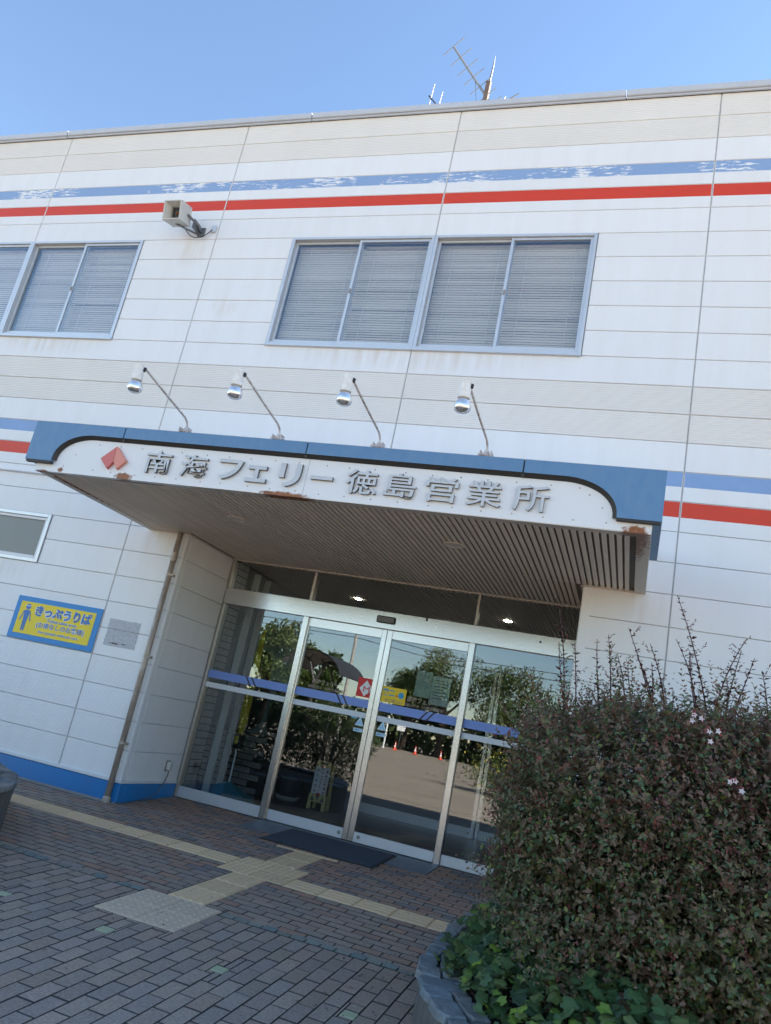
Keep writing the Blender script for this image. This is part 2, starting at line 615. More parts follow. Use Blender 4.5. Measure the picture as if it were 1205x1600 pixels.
MT['banner'] = mat('yellow_cloth', (.52, .47, .03), .8, var=.35, scale=22, stretch=(3, 3, .6), bump=.6, bscale=14)
MT['base_blue'] = mat('blue_plastic', (.018, .17, .25), .4)
MT['pole_white'] = mat('white_pole', (.6, .68, .72), .4)
MT['pot'] = mat('blue_pot', (.02, .035, .055), .4)
MT['saucer'] = mat('white_saucer', (.55, .55, .55), .5)
MT['stand_yellow'] = mat('stand_yellow', (.62, .52, .22), .5)
MT['stand_red'] = mat('stand_red', (.5, .03, .04), .5)
MT['ink'] = mat('ink_dark', (.03, .035, .05), .6)
MT['ink_red'] = mat('ink_red', (.40, .05, .06), .6)
MT['st_yellow'] = mat('sticker_yellow', (.80, .56, .005), .5)
MT['st_cyan'] = mat('sticker_cyan', (.02, .30, .55), .5)
MT['st_red'] = mat('sticker_red', (.60, .012, .015), .5)
MT['st_pale'] = mat('sticker_pale', (.52, .72, .84), .5)
MT['st_sky'] = mat('sticker_sky', (.20, .48, .75), .5)
MT['st_brown'] = mat('sticker_bronze', (.30, .24, .19), .5)
MT['poster_a'] = mat('poster_map', (.35, .45, .36), .5, var=.9, scale=9, var2=(.06, .16, .20))
MT['poster_b'] = mat('poster_text', (.32, .45, .40), .5, var=.4, scale=40, stretch=(1, 1, 4), var2=(.12, .20, .20))
MT['lit'] = emit_mat('lit_downlight', (1.0, .93, .78), 16.0)
MT['lens'] = mat('downlight_lens', (.55, .50, .44), .3)
MT['cone'] = mat('cone_red', (.62, .05, .02), .5)
MT['steel_dark'] = mat('dark_steel', (.05, .05, .055), .5, metal=.4)
MT['mast'] = mat('rusty_mast', (.17, .14, .12), .8, var=.7, scale=14, var2=(.14, .06, .035))
MT['antenna'] = mat('antenna_metal', (.20, .21, .23), .5, metal=.3)

# ------------------------------------------------------------------ geometry constants
ROW = 0.305049
SP = 3.01167
ZT = 28.73


def rz(r):
    return (ZT - r) * ROW


KY = 0.05174


def gz(y):
    if y > -6:
        return KY * y
    if y > -55:
        return -.3104 + (-6 - y) / 49 * .24
    return -.07


XC, XR = 6.84, 11.25          # recess edges
YD = 1.12                     # door plane
ZS = 2.965                    # soffit level

# ------------------------------------------------------------------ ground, road
g = MB()
ys = [1.12, 0, -2, -4, -6.0]
for a, b_ in zip(ys[:-1], ys[1:]):
    g.face([(-30, b_, gz(b_) - .012), (45, b_, gz(b_) - .012), (45, a, gz(a) - .012), (-30, a, gz(a) - .012)])
paving = structure(g.build('paving', MT['mortar']))
g = MB()
ys = [-6.0, -20, -40, -55, -400]
for a, b_ in zip(ys[:-1], ys[1:]):
    g.face([(-400, b_, gz(b_) - .02), (400, b_, gz(b_) - .02), (400, a, gz(a) - .02), (-400, a, gz(a) - .02)])
g.face([(-400, -6, gz(-6) - .02), (-30, -6, gz(-6) - .02), (-30, 400, gz(-6) - .02), (-400, 400, gz(-6) - .02)])
g.face([(45, -6, gz(-6) - .02), (400, -6, gz(-6) - .02), (400, 400, gz(-6) - .02), (45, 400, gz(-6) - .02)])
g.face([(-30, 1.12, -.33), (45, 1.12, -.33), (45, 400, -.33), (-30, 400, -.33)])
road = structure(g.build('road', MT['asphalt']))
g = MB()
for y0, w in ((-17, .12), (-40, .15)):
    g.face([(-60, y0, gz(y0) - .012), (60, y0, gz(y0) - .012), (60, y0 + w, gz(y0 + w) - .012), (-60, y0 + w, gz(y0 + w) - .012)])
structure(g.build('road_marking', MT['line']))
# edge kerb of the forecourt
g = MB()
g.box(-30, 45, -6.10, -5.98, gz(-6) - .3, gz(-6) + .0, bev=.01)
structure(g.build('kerb', MT['concrete']))

# ------------------------------------------------------------------ building
B = thing('ferry_terminal', 'white panelled two-storey ferry office with red and blue stripes behind the entrance canopy', 'building')

WIN_A = (7.167, 10.914, rz(11), rz(6))
WIN_B = (1.12, 4.90, rz(11), rz(6))
WIN_C = (3.0, 4.88, rz(21), rz(19))
REC = (XC, XR, 0.0, rz(19))
HOLES = [WIN_A, WIN_B, WIN_C, REC]
BEIGE = {0, 1, 12, 13}
RIB = {0, 1, 12, 13, 24, 25, 26, 27}


def panel_mesh(x0, x1, z0, z1, kind, beige, y=0.0):
    """siding panel: chamfered rim, flat, ribbed or striped front"""
    mb = MB()
    c, d, t = .004, .007, .030
    g_ = .0024
    gv = .006
    X0, X1, Z0, Z1 = x0 + gv, x1 - gv, z0 + g_, z1 - g_
    mi = 1 if beige else 0
    fr = [(X0 + c, Z0 + c), (X1 - c, Z0 + c), (X1 - c, Z1 - c), (X0 + c, Z1 - c)]
    rm = [(X0, Z0), (X1, Z0), (X1, Z1), (X0, Z1)]
    for i in range(4):
        j = (i + 1) % 4
        mb.face([(rm[i][0], y + d, rm[i][1]), (rm[j][0], y + d, rm[j][1]), (fr[j][0], y, fr[j][1]), (fr[i][0], y, fr[i][1])], mi)
        mb.face([(rm[i][0], y + t, rm[i][1]), (rm[j][0], y + t, rm[j][1]), (rm[j][0], y + d, rm[j][1]), (rm[i][0], y + d, rm[i][1])], mi)
    za, zb = Z0 + c, Z1 - c
    if kind == 'rib':
        n = 12
        prof = []
        for i in range(n):
            h = (zb - za) / n
            s0 = za + i * h
            prof += [(s0, 0), (s0 + .55 * h, .0), (s0 + .72 * h, .0022), (s0 + .88 * h, .0022)]
        prof.append((zb, 0))
        for (z_a, ya), (z_b, yb) in zip(prof[:-1], prof[1:]):
            mb.face([(X0 + c, y + ya, z_a), (X1 - c, y + ya, z_a), (X1 - c, y + yb, z_b), (X0 + c, y + yb, z_b)], mi)
    elif kind in ('red', 'blue', 'bluew'):
        zm = zb - (.150 if kind != 'red' else .154)
        mb.face([(X0 + c, y, za), (X1 - c, y, za), (X1 - c, y, zm), (X0 + c, y, zm)], mi)
        mb.face([(X0 + c, y, zm), (X1 - c, y, zm), (X1 - c, y, zb), (X0 + c, y, zb)], {'red': 2, 'bluew': 3, 'blue': 4}[kind])
    else:
        mb.face([(x, y, z) for x, z in fr], mi)
    return mb


PM = [MT['siding'], MT['siding_beige'], MT['red'], MT['blue_worn'], MT['blue_stripe']]


def row_kind(r):
    if r == 3:
        return 'bluew'
    if r in (4, 16):
        return 'red'
    if r == 15:
        return 'blue'
    return 'rib' if r in RIB else 'flat'


rest = MB()
for r in range(28):
    z0, z1 = rz(r + 1), rz(r)
    zm = (z0 + z1) / 2
    cuts = []
    for (hx0, hx1, hz0, hz1) in HOLES:
        if hz0 < zm < hz1:
            cuts.append((hx0, hx1))
    for k in range(-2, 8):
        segs = [(k * SP, (k + 1) * SP)]
        for (c0, c1) in cuts:
            new = []
            for (a, b_) in segs:
                if c1 <= a or c0 >= b_:
                    new.append((a, b_))
                    continue
                if c0 > a:
                    new.append((a, c0))
                if c1 < b_:
                    new.append((c1, b_))
            segs = new
        for (a, b_) in segs:
            if b_ - a < .05:
                continue
            if r >= 19 and abs(b_ - XC) < .01:
                b_ = XC - .004
            mb = panel_mesh(a, b_, z0, z1, row_kind(r), r in BEIGE)
            if 0 <= k < 5:
                mb.build('siding_panel', PM, B)
            else:
                rest.v, base = rest.v + mb.v, len(rest.v)
                rest.f += [tuple(base + i for i in f) for f in mb.f]
                rest.m += mb.m
stuff(rest.build('siding', PM, B))
# recess side walls
for r in range(19, 28):
    z0, z1 = rz(r + 1), rz(r)
    for side, X in ((1, XC), (-1, XR)):
        pm = panel_mesh(.085, YD - .009, z0, z1, 'rib' if (r in RIB and side > 0 and False) else 'flat', False)
        mb = MB()
        mb.f, mb.m = pm.f, pm.m
        if side > 0:
            mb.v = [(X - p[1], p[0], p[2]) for p in pm.v]
            mb.f = [f for f in mb.f]
        else:
            mb.v = [(X + p[1], p[0], p[2]) for p in pm.v]
            mb.f = [tuple(reversed(f)) for f in mb.f]
        mb.build('siding_panel', PM, B)
# corner flashings
for bb in ((XC - .006, XC + .0015, .004, .082), (XR - .0015, XR + .006, .004, .082), (XR + .0065, XR + .085, -.0025, .02)):
    mb = MB()
    mb.box(*bb, .235, ZS - .003, bev=.002)
    mb.build('corner_flashing', MT['siding'], B)
# wall backing seen in the joints, with openings
xs = sorted({-6.02, 24.1, *[h[0] for h in HOLES], *[h[1] for h in HOLES]})
zs = sorted({.2, rz(0) - .003, *[h[2] for h in HOLES if h[2] > .2], *[h[3] for h in HOLES]})
mb = MB()
for a, b_ in zip(xs[:-1], xs[1:]):
    for c, d in zip(zs[:-1], zs[1:]):
        xm, zm = (a + b_) / 2, (c + d) / 2
        if any(h[0] < xm < h[1] and h[2] < zm < h[3] for h in HOLES):
            continue
        mb.face([(a, .013, c), (b_, .013, c), (b_, .013, d), (a, .013, d)])
for X in (XC - .013, XR + .013):
    mb.face([(X, .026, .05), (X, YD + .2, .05), (X, YD + .2, ZS), (X, .026, ZS)])
mb.build('wall_backing', MT['sealant'], B)
# shell keeping the sun out
mb = MB()
mb.box(-6.02, 24.1, .20, 14, 8.50, 8.70)
mb.box(-6.02, 24.1, 13.8, 14, -.3, 8.5)
mb.box(-6.02, -5.8, .04, 13.8, -.3, 8.5)
mb.box(23.9, 24.1, .04, 13.8, -.3, 8.5)
mb.box(-5.8, 23.9, .05, 13.8, 3.55, 3.75)
mb.box(-5.8, 23.9, .045, .20, 6.95, 8.5)
mb.box(-5.8, 23.9, .045, .20, 3.75, 5.38)
mb.build('wall', MT['room_grey'], B)
mb = MB()
for (a, b_, c, d) in (WIN_A, WIN_B):
    mb.face([(a - .3, 1.5, c - .2), (b_ + .3, 1.5, c - .2), (b_ + .3, 1.5, d + .2), (a - .3, 1.5, d + .2)])
    mb.face([(a - .3, .1, c - .2), (a - .3, 1.5, c - .2), (a - .3, 1.5, d + .2), (a - .3, .1, d + .2)])
    mb.face([(b_ + .3, .1, c - .2), (b_ + .3, 1.5, c - .2), (b_ + .3, 1.5, d + .2), (b_ + .3, .1, d + .2)])
mb.build('room', MT['room'], B)
# plinth + flashing
mb = MB()
for a, b_ in ((-6.02, XC + .012), (XR - .012, 24.1)):
    mb.box(a, b_, -.012, .10, -.35, .199, bev=.008)
for a, b_ in ((XC - .1, XC + .012), (XR - .012, XR + .1)):
    mb.box(a, b_, .1005, YD - .02, -.3, .199, bev=.004)
mb.build('plinth', MT['plinth'], B)
mb = MB()
for a, b_ in ((-6.02, XC + .020), (XR - .020, 24.1)):
    mb.box(a, b_, -.022, .02, .2005, .232, bev=.004)
mb.box(XC - .05, XC + .020, .0205, YD - .02, .2005, .232, bev=.004)
mb.box(XR - .020, XR + .05, .0205, YD - .02, .2005, .232, bev=.004)
mb.build('base_flashing', MT['flash'], B)
mb = MB()
mb.box(-6.02, XC + .012, -.03, -.0125, -.03, .012, bev=.004)
mb.build('base_strip', MT['concrete'], B)
# parapet coping pieces
cps = [-6.1, -5.13, -1.1, 2.931, 6.98, 11.012, 15.05, 19.1, 24.2]
for a, b_ in zip(cps[:-1], cps[1:]):
    mb = MB()
    mb.box(a + .006, b_ - .006, -.055, .3, rz(0) + .018, rz(0) + .105, bev=.008)
    mb.box(a + .006, b_ - .006, -.030, -.012, rz(0) - .006, rz(0) + .017)
    mb.build('coping', [MT['coping']], B)
mb = MB()
mb.box(-6.02, 24.1, -.010, .3, rz(0) - .002, rz(0) + .0175)
mb.build('coping_shadow_gap', MT['trim'], B)


# ---------------------------------------------------------------- windows
def bars(mb, x0, x1, z0, z1, w, y0, y1, wb=None, wt=None):
    wb = wb or w
    wt = wt or w
    mb.box(x0, x0 + w, y0, y1, z0, z1, bev=.003)
    mb.box(x1 - w, x1, y0, y1, z0, z1, bev=.003)
    mb.box(x0 + w, x1 - w, y0 + .001, y1, z1 - wt, z1, bev=.003)
    mb.box(x0 + w, x1 - w, y0 + .001, y1, z0, z0 + wb, bev=.003)


def sliding_window(x0, x1, z0, z1, seed, label=None):
    rnd = random.Random(seed)
    f = MB()
    bars(f, x0 + .001, x1 - .001, z0 + .001, z1 - .001, .036, -.014, .105)
    w = f.build('window', MT['alu'], B)
    if label:
        w['label'] = label
    s = MB()
    s.box(x0 - .004, x1 + .004, -.034, .0, z0 - .018, z0 + .012, bev=.003)
    s.build('sill', MT['alu'], w)
    xm = (x0 + x1) / 2
    for k, (a, b_, y) in enumerate(((x0 + .037, xm + .022, .040), (xm - .022, x1 - .037, .008))):
        s = MB()
        bars(s, a, b_, z0 + .038, z1 - .038, .034, y, y + .030, wb=.062 if k == 0 else .05)
        if k == 0:
            s.box(a, b_, y - .03, y - .001, z0 + .0375, z0 + .055)
        s.build('sash', MT['alu'], w)
        p = MB()
        p.box(a + .032, b_ - .032, y + .012, y + .017, z0 + .085, z1 - .070)
        p.build('pane', MT['glass_up'], w)
        bl = MB()
        n = 43
        za, zb = z0 + .06, z1 - .06
        for i in range(n):
            zz = za + (zb - za) * (i + .5) / n
            d = .0078
            ti = .0086 + rnd.uniform(-.0012, .0012)
            dz = rnd.uniform(-.0012, .0012) + (.005 if rnd.random() < .02 else 0)
            yb = .15
            bl.face([(a + .01, yb + d, zz - ti + dz), (b_ - .01, yb + d, zz - ti + dz), (b_ - .01, yb - d, zz + ti), (a + .01, yb - d, zz + ti)])
        for fx in (.2, .8):
            xx = a + (b_ - a) * fx
            bl.box(xx - .002, xx + .002, .134, .138, za, zb)
        bl.box(a + .008, b_ - .008, .135, .165, z1 - .075, z1 - .045)
        stuff(bl.build('blind', MT['blind'], w))
    if True:
        lk = MB()
        lk.box(xm - .012, xm + .010, -.006, .008, (z0 + z1) / 2 - .03, (z0 + z1) / 2 + .03, bev=.003)
        lk.build('latch', MT['alu_dark'], w)
    return w


xm = (WIN_A[0] + WIN_A[1]) / 2
sliding_window(WIN_A[0], xm, WIN_A[2], WIN_A[3], 1, 'left half of the wide upstairs window above the canopy')
sliding_window(xm, WIN_A[1], WIN_A[2], WIN_A[3], 2, 'right half of the wide upstairs window above the canopy')
xm = 3.005
sliding_window(WIN_B[0], xm, WIN_B[2], WIN_B[3], 3, 'upstairs window cut by the left edge of the picture')
sliding_window(xm, WIN_B[1], WIN_B[2], WIN_B[3], 4, 'upstairs window left of the loudspeaker')
mb = MB()
bars(mb, WIN_C[0], WIN_C[1], WIN_C[2], WIN_C[3], .045, -.018, .09)
w = mb.build('window', MT['alu'], B)
w['label'] = 'small frosted ground-floor window above the ticket sign'
mb = MB()
bars(mb, WIN_C[0] + .046, WIN_C[1] - .046, WIN_C[2] + .046, WIN_C[3] - .046, .035, .0, .04)
mb.build('sash', MT['flash'], w)
mb = MB()
mb.box(WIN_C[0] + .08, WIN_C[1] - .08, .02, .026, WIN_C[2] + .08, WIN_C[3] - .08)
mb.build('pane', MT['frost'], w)

# ---------------------------------------------------------------- canopy (part of the building)
FX0, FX1 = 6.31, 11.815          # white fascia
BX0, BX1 = 6.20, 11.877          # blue cladding
YW, YB = -1.94, -1.985
ZB_, ZBT = 3.025, 3.412


def arch(n=14):
    """inner curve of the blue cladding from left foot to right foot (x,z)"""
    L_ = [(6.50, 3.040)]
    for i in range(n + 1):
        t = i / n * math.pi / 2
        L_.append((6.50 + .40 * (1 - math.cos(t)), 3.045 + .262 * math.sin(t) ** .9))
    R_ = []
    for i in range(n + 1):
        t = math.pi / 2 * (1 - i / n)
        R_.append((11.568 - .40 * (1 - math.cos(t)), 3.030 + .277 * math.sin(t) ** .9))
    R_.append((11.568, 3.026))
    return L_ + R_


AR = arch()
can = MB()
can.box(FX0 + .02, FX1 - .02, YW + .051, -.002, ZS + .02, 3.38)
canopy = can.build('canopy', MT['room'], B)
fp = MB()
poly = [(FX0, 2.932), (FX1, 2.945), (FX1, 3.06), (11.62, 3.06)] + [(x, z + .02) for x, z in reversed(AR[1:-1])] + [(6.46, 3.06), (FX0, 3.06)]
fp.prism(poly, YW, YW + .05)
fp.box(FX0, FX0 + .02, YW + .0505, -.002, 2.94, 3.385)
fp.box(FX1 - .02, FX1, YW + .0505, -.002, 2.94, 3.385)
fp.box(FX0 + .0205, FX1 - .0205, -.93, -.002, 3.3805, 3.39)
fp.build('fascia_panel', MT['fascia'], canopy)
seams = [BX0, 7.217, 9.047, 10.857, BX1]
for i, (a, b_) in enumerate(zip(seams[:-1], seams[1:])):
    a2 = a if i == 0 else a + .006
    b2 = b_ if i == 3 else b_ - .006
    mb = MB()
    lowpts = [(x, z) for x, z in AR if a2 < x < b2]
    def zat(x):
        for (x0, z0), (x1, z1) in zip(AR[:-1], AR[1:]):
            if x0 <= x <= x1 and x1 > x0:
                return z0 + (z1 - z0) * (x - x0) / (x1 - x0)
        return ZB_
    p = []
    if i == 0:
        p += [(a2, ZB_), (6.50, ZB_)] + lowpts + [(b2, zat(b2))]
    elif i == 3:
        p += [(a2, zat(a2))] + lowpts + [(11.568, ZB_ - .001), (b2, ZB_)]
    else:
        p += [(a2, zat(a2)), (b2, zat(b2))]
    p += [(b2, ZBT), (a2, ZBT)]
    # front sheet as strips from lower edge to top (robust for the concave outline)
    pts = sorted(set([q for q in p if q[1] < ZBT]), key=lambda q: q[0])
    low = [q for q in p if q[1] < ZBT]
    for (xa, za), (xb, zb) in zip(low[:-1], low[1:]):
        if xb - xa > 1e-4:
            mb.face([(xa, YB, za), (xb, YB, zb), (xb, YB, ZBT), (xa, YB, ZBT)])
        mb.face([(xb, YB, zb), (xa, YB, za), (xa, YW - .001, za), (xb, YW - .001, zb)])
    mb.face([(a2, YB, ZBT), (b2, YB, ZBT), (b2, -.93, ZBT), (a2, -.93, ZBT)])
    if i == 0:
        mb.face([(a2, YB, ZB_), (a2, YB, ZBT), (a2, -.93, ZBT), (a2, -.93, ZB_)])
        mb.face([(a2, YB, ZB_), (a2, -.93, ZB_), (FX0 - .001, -.93, ZB_), (FX0 - .001, YB, ZB_)])
        mb.face([(a2, -.93, ZB_), (a2, -.93, ZBT), (FX0 - .001, -.93, ZBT), (FX0 - .001, -.93, ZB_)])
    else:
        mb.face([(a2, YB, zat(a2)), (a2, YB, ZBT), (a2, YB + .03, ZBT), (a2, YB + .03, zat(a2))])
    if i == 3:
        mb.face([(b2, YB, ZB_), (b2, -.93, ZB_), (b2, -.93, ZBT), (b2, YB, ZBT)])
        mb.face([(b2, YB, ZB_), (FX1 + .001, YB, ZB_), (FX1 + .001, -.93, ZB_), (b2, -.93, ZB_)])
        mb.face([(b2, -.93, ZB_), (FX1 + .001, -.93, ZB_), (FX1 + .001, -.93, ZBT), (b2, -.93, ZBT)])
    else:
        mb.face([(b2, YB, zat(b2)), (b2, YB + .03, zat(b2)), (b2, YB + .03, ZBT), (b2, YB, ZBT)])
    mb.build('fascia_cladding', MT['canopy_blue'], canopy)
mb = MB()
for a in seams[1:-1]:
    mb.box(a - .012, a + .012, YB + .012, YB + .03, 3.28, ZBT - .002)
# black trim painting in the shadow line under the blue edge
off = .030
for (xa, za), (xb, zb) in zip(AR[:-1], AR[1:]):
    d = Vector((xb - xa, zb - za))
    if d.length < 1e-5:
        continue
    n_ = Vector((d.y, -d.x)).normalized() * off
    mb.face([(xa, YB + .004, za), (xa + n_.x, YW - .004, za + n_.y), (xb + n_.x, YW - .004, zb + n_.y), (xb, YB + .004, zb)])
mb.box(BX0 + .01, 6.50, YB + .004, YW - .002, ZB_ - .022, ZB_ - .001)
mb.box(11.568, BX1 - .01, YB + .004, YW - .002, ZB_ - .018, ZB_ - .001)
mb.build('shadow_trim', MT['trim'], canopy)
# rivets
mb = MB()
rr = random.Random(5)
xx = 6.95
while xx < 11.3:
    for zz in (3.235, 2.985):
        mb.lathe([(.0058, 0), (.0048, .003), (0, .0035)], (xx + rr.uniform(-.02, .02), YW - .0005, zz + rr.uniform(-.004, .004)), 7, axis=(0, -1, 0))
    xx += .228
for xx, zz in ((6.72, 3.12), (6.62, 3.0), (11.46, 3.1), (11.36, 3.19), (11.5, 2.99)):
    mb.lathe([(.0058, 0), (.0048, .003), (0, .0035)], (xx, YW - .0005, zz), 7, axis=(0, -1, 0))
stuff(mb.build('rivet', MT['rivet'], canopy))
# a seam in the white fascia
mb = MB()
mb.box(9.078, 9.083, YW - .0012, YW + .001, 2.94, 3.285)
mb.build('fascia_seam', MT['sealant'], canopy)
# soffit: border, backing, slats
mb = MB()
mb.box(FX0 + .003, FX1 - .003, YW + .0008, YW + .090, 2.936, 2.950)
mb.box(FX0 + .003, FX0 + .10, YW + .091, -.003, 2.938, 2.952)
mb.box(FX1 - .10, FX1 - .003, YW + .091, -.003, 2.938, 2.952)
mb.box(FX0 + .1005, XC - .003, -.030, -.003, 2.9385, 2.952)
mb.box(XR + .003, FX1 - .1005, -.030, -.003, 2.9385, 2.952)
mb.box(XC + .003, XR - .003, YD - .036, YD - .004, 2.9385, 2.9645)
mb.box(XC + .001, XC + .028, .0, YD - .037, 2.940, 2.953)
mb.box(XR - .028, XR - .001, .0, YD - .037, 2.940, 2.953)
mb.build('soffit_border', MT['border'], canopy)
mb = MB()
mb.box(FX0 + .02, FX1 - .02, YW + .051, -.0025, 2.972, 2.980)
mb.box(XC - .02, XR + .02, -.0022, YD + .15, 2.972, 2.980)
mb.build('soffit_backing', MT['slat_back'], canopy)
pit = .0555
x = FX0 + .103
sl_meshes = {}
while x < FX1 - .138:
    inside = XC + .03 < x and x + .038 < XR - .03
    y1 = YD - .04 if inside else -.034
    key = y1
    if key not in sl_meshes:
        m_ = MB()
        m_.box(0, .037, YW + .094, y1, 2.948, 2.964, bev=.003)
        sl_meshes[key] = m_.data('soffit_slat', [MT['slat']])
    link('soffit_slat', sl_meshes[key], canopy, (x, 0, 0))
    x += pit
for dx in (7.97, 10.17):
    mb = MB()
    mb.lathe([(.098, .0), (.098, .008), (.080, .010), (.072, .004)], (dx, -.962, 2.9465), 24, axis=(0, 0, -1))
    mb.lathe([(.0, .001), (.072, .001), (.072, .003), (0, .0035)], (dx, -.962, 2.9465), 24, m=1, axis=(0, 0, -1))
    mb.build('downlight', [MT['border'], MT['lens']], canopy, smooth=False)


# ---------------------------------------------------------------- lettering
def text_mesh(s, size, extrude=.01, offset=0.0, align='CENTER', name='text'):
    cu = bpy.data.curves.new(name, 'FONT')
    cu.body = s
    cu.size = size
    cu.extrude = extrude
    cu.offset = offset
    cu.align_x = align
    cu.align_y = 'CENTER'
    cu.resolution_u = 3
    ob = bpy.data.objects.new(name, cu)
    COL.objects.link(ob)
    dg = bpy.context.evaluated_depsgraph_get()
    me = bpy.data.meshes.new_from_object(ob.evaluated_get(dg))
    bpy.data.objects.remove(ob)
    bpy.data.curves.remove(cu)
    return me


def place_text(s, x, y, z, size, mats, parent, extrude=.006, offset=0.0, name='lettering', align='CENTER', width=None, height=None, center=True):
    """text standing on the facade: text x -> +X, text y -> +Z, front towards -Y"""
    me = text_mesh(s, size, extrude, offset, align, name)
    n = len(me.vertices)
    co = np.empty(n * 3, np.float32)
    me.vertices.foreach_get('co', co)
    co = co.reshape(-1, 3)
    if n == 0:
        return None
    mn, mx_ = co.min(0), co.max(0)
    sx = (width / (mx_[0] - mn[0])) if width else 1.0
    sz = (height / (mx_[1] - mn[1])) if height else (sx if width else 1.0)
    if width is None and height:
        sx = sz
    cx, cy = (mn[0] + mx_[0]) / 2, (mn[1] + mx_[1]) / 2
    if not center:
        cx, cy = 0, 0
    o = ORG.get(parent.name, (0, 0, 0))
    out = np.empty_like(co)
    out[:, 0] = (co[:, 0] - cx) * sx + x - o[0]
    out[:, 1] = -co[:, 2] + y - o[1]
    out[:, 2] = (co[:, 1] - cy) * sz + z - o[2]
    me.vertices.foreach_set('co', out.ravel())
    me.materials.clear()
    for m in (mats if isinstance(mats, list) else [mats]):
        me.materials.append(m)
    if isinstance(mats, list):
        me.update()
        for p in me.polygons:
            p.material_index = 0 if abs(p.normal.y) > .9 else 1
    me.update()
    return link(name, me, parent)


LT = [('南', 7.639, .265), ('海', 8.010, .27), ('フ', 8.372, .235), ('ェ', 8.631, .20), ('リ', 8.941, .20), ('ー', 9.23, .20),
      ('徳', 9.584, .275), ('島', 9.913, .265), ('営', 10.25, .265), ('業', 10.587, .275), ('所', 10.944, .265)]
LH = {'ェ': .150, 'ー': .034, 'フ': .185, 'リ': .205}
for ch, x, w in LT:
    place_text(ch, x, YW - .0145, 3.115 - (.018 if ch == 'ェ' else 0), .25, [MT['letter'], MT['letter_side']], canopy, extrude=.013, offset=(.007 if ch in 'フェリー' else .0018), name='letter',
               width=w * .98, height=LH.get(ch, .205))
# emblem: two leaning red parallelograms
mb = MB()
mb.prism([(7.125, 3.010), (7.172, 3.075), (7.166, 3.225), (7.030, 3.100)], YW - .030, YW - .001)
mb.prism([(7.232, 3.012), (7.310, 3.098), (7.172, 3.227), (7.178, 3.082)], YW - .033, YW - .001, m=1)
mb.build('emblem', [MT['emblem_a'], MT['emblem_b']], canopy)

# ---------------------------------------------------------------- downpipe, left conduit
mb = MB()
mb.tube([(6.765, -.052, gz(0) - .02), (6.765, -.052, 2.945)], .032, 14)
mb.build('downpipe', MT['pipe'], B, smooth=True)
dp = bpy.data.objects['downpipe']
for z in (2.445, 1.522, .60):
    mb = MB()
    mb.lathe([(.036, -.014), (.036, .014)], (6.765, -.052, z), 14)
    mb.box(6.79, 6.815, -.045, -.004, z - .012, z + .012)
    mb.box(6.80, 6.822, -.07, -.045, z - .008, z + .008)
    mb.build('pipe_clamp', MT['pipe'], dp)
mb = MB()
mb.lathe([(.036, 0), (.036, .10), (.033, .11)], (6.765, -.052, 2.60), 14)
mb.build('pipe_collar', MT['pipe'], dp)
mb = MB()
mb.lathe([(.042, 0), (.042, .055), (.034, .07)], (6.765, -.052, gz(0) - .01), 14)
mb.build('pipe_collar', MT['pipe'], dp)
mb = MB()
mb.tube([(3.0, -.03, 3.478), (6.18, -.03, 3.472)], .014, 8)
mb.build('conduit', MT['flash'], B)

# ---------------------------------------------------------------- entrance front (parts of the building)
YF = YD
mb = MB()
mb.box(XC + .002, XR - .002, YF - .012, YF + .11, 2.382, 2.585, bev=.004)
header = mb.build('entrance_header', MT['steel'], B)
mb = MB()
mb.box(8.89, 9.12, YF - .04, YF - .0125, 2.445, 2.528, bev=.012)
mb.box(8.905, 9.105, YF - .042, YF - .0395, 2.455, 2.515, m=1)
mb.build('door_sensor', [MT['black'], MT['letter_side']], header)
mb = MB()
mb.box(9.475, 9.495, YF - .022, YF - .0125, 2.545, 2.58)
mb.box(10.78, 10.80, YF - .022, YF - .0125, 2.50, 2.52)
mb.build('sensor_eye', MT['black'], header)
for a, b_ in ((XC + .002, XC + .035), (XR - .035, XR - .002)):
    mb = MB()
    mb.box(a, b_, YF - .008, YF + .10, gz(YF), 2.38, bev=.003)
    mb.box(a, b_, YF - .008, YF + .10, 2.587, 2.936, bev=.003)
    mb.build('door_jamb', MT['bronze'], B)
for a, b_ in ((7.966, 8.034), (10.018, 10.088)):
    mb = MB()
    mb.box(a, b_, YF - .014, YF + .10, gz(YF) + .0, 2.3815, bev=.004)
    mb.build('mullion', MT['steel'], B)
for a, b_ in ((7.985, 8.020), (10.032, 10.060)):
    mb = MB()
    mb.box(a, b_, YF - .005, YF + .09, 2.5855, 2.9375, bev=.003)
    mb.build('transom_mullion', MT['bronze'], B)
for a, b_ in ((XC + .036, 7.984), (8.021, 10.031), (10.061, XR - .036)):
    mb = MB()
    mb.box(a, b_, YF + .03, YF + .038, 2.586, 2.937)
    mb.build('transom_pane', MT['glass'], B)


def swoosh(mb, x, z0, z1, flip, y):
    """two dark wavy strokes crossing the blue band"""
    n = 10
    for dx in (0, .075):
        L_ = []
        for i in range(n + 1):
            t = i / n
            s_ = t * t * (3 - 2 * t)
            px = x + dx + flip * .12 * (t - .5)
            pz = z1 + (z0 - z1) * s_
            L_.append((px, pz))
        for (xa, za), (xb, zb) in zip(L_[:-1], L_[1:]):
            mb.face([(xa, y, za), (xa + .022, y, za), (xb + .022, y, zb), (xb, y, zb)] if flip > 0 else [(xb, y, zb), (xb + .022, y, zb), (xa + .022, y, za), (xa, y, za)])


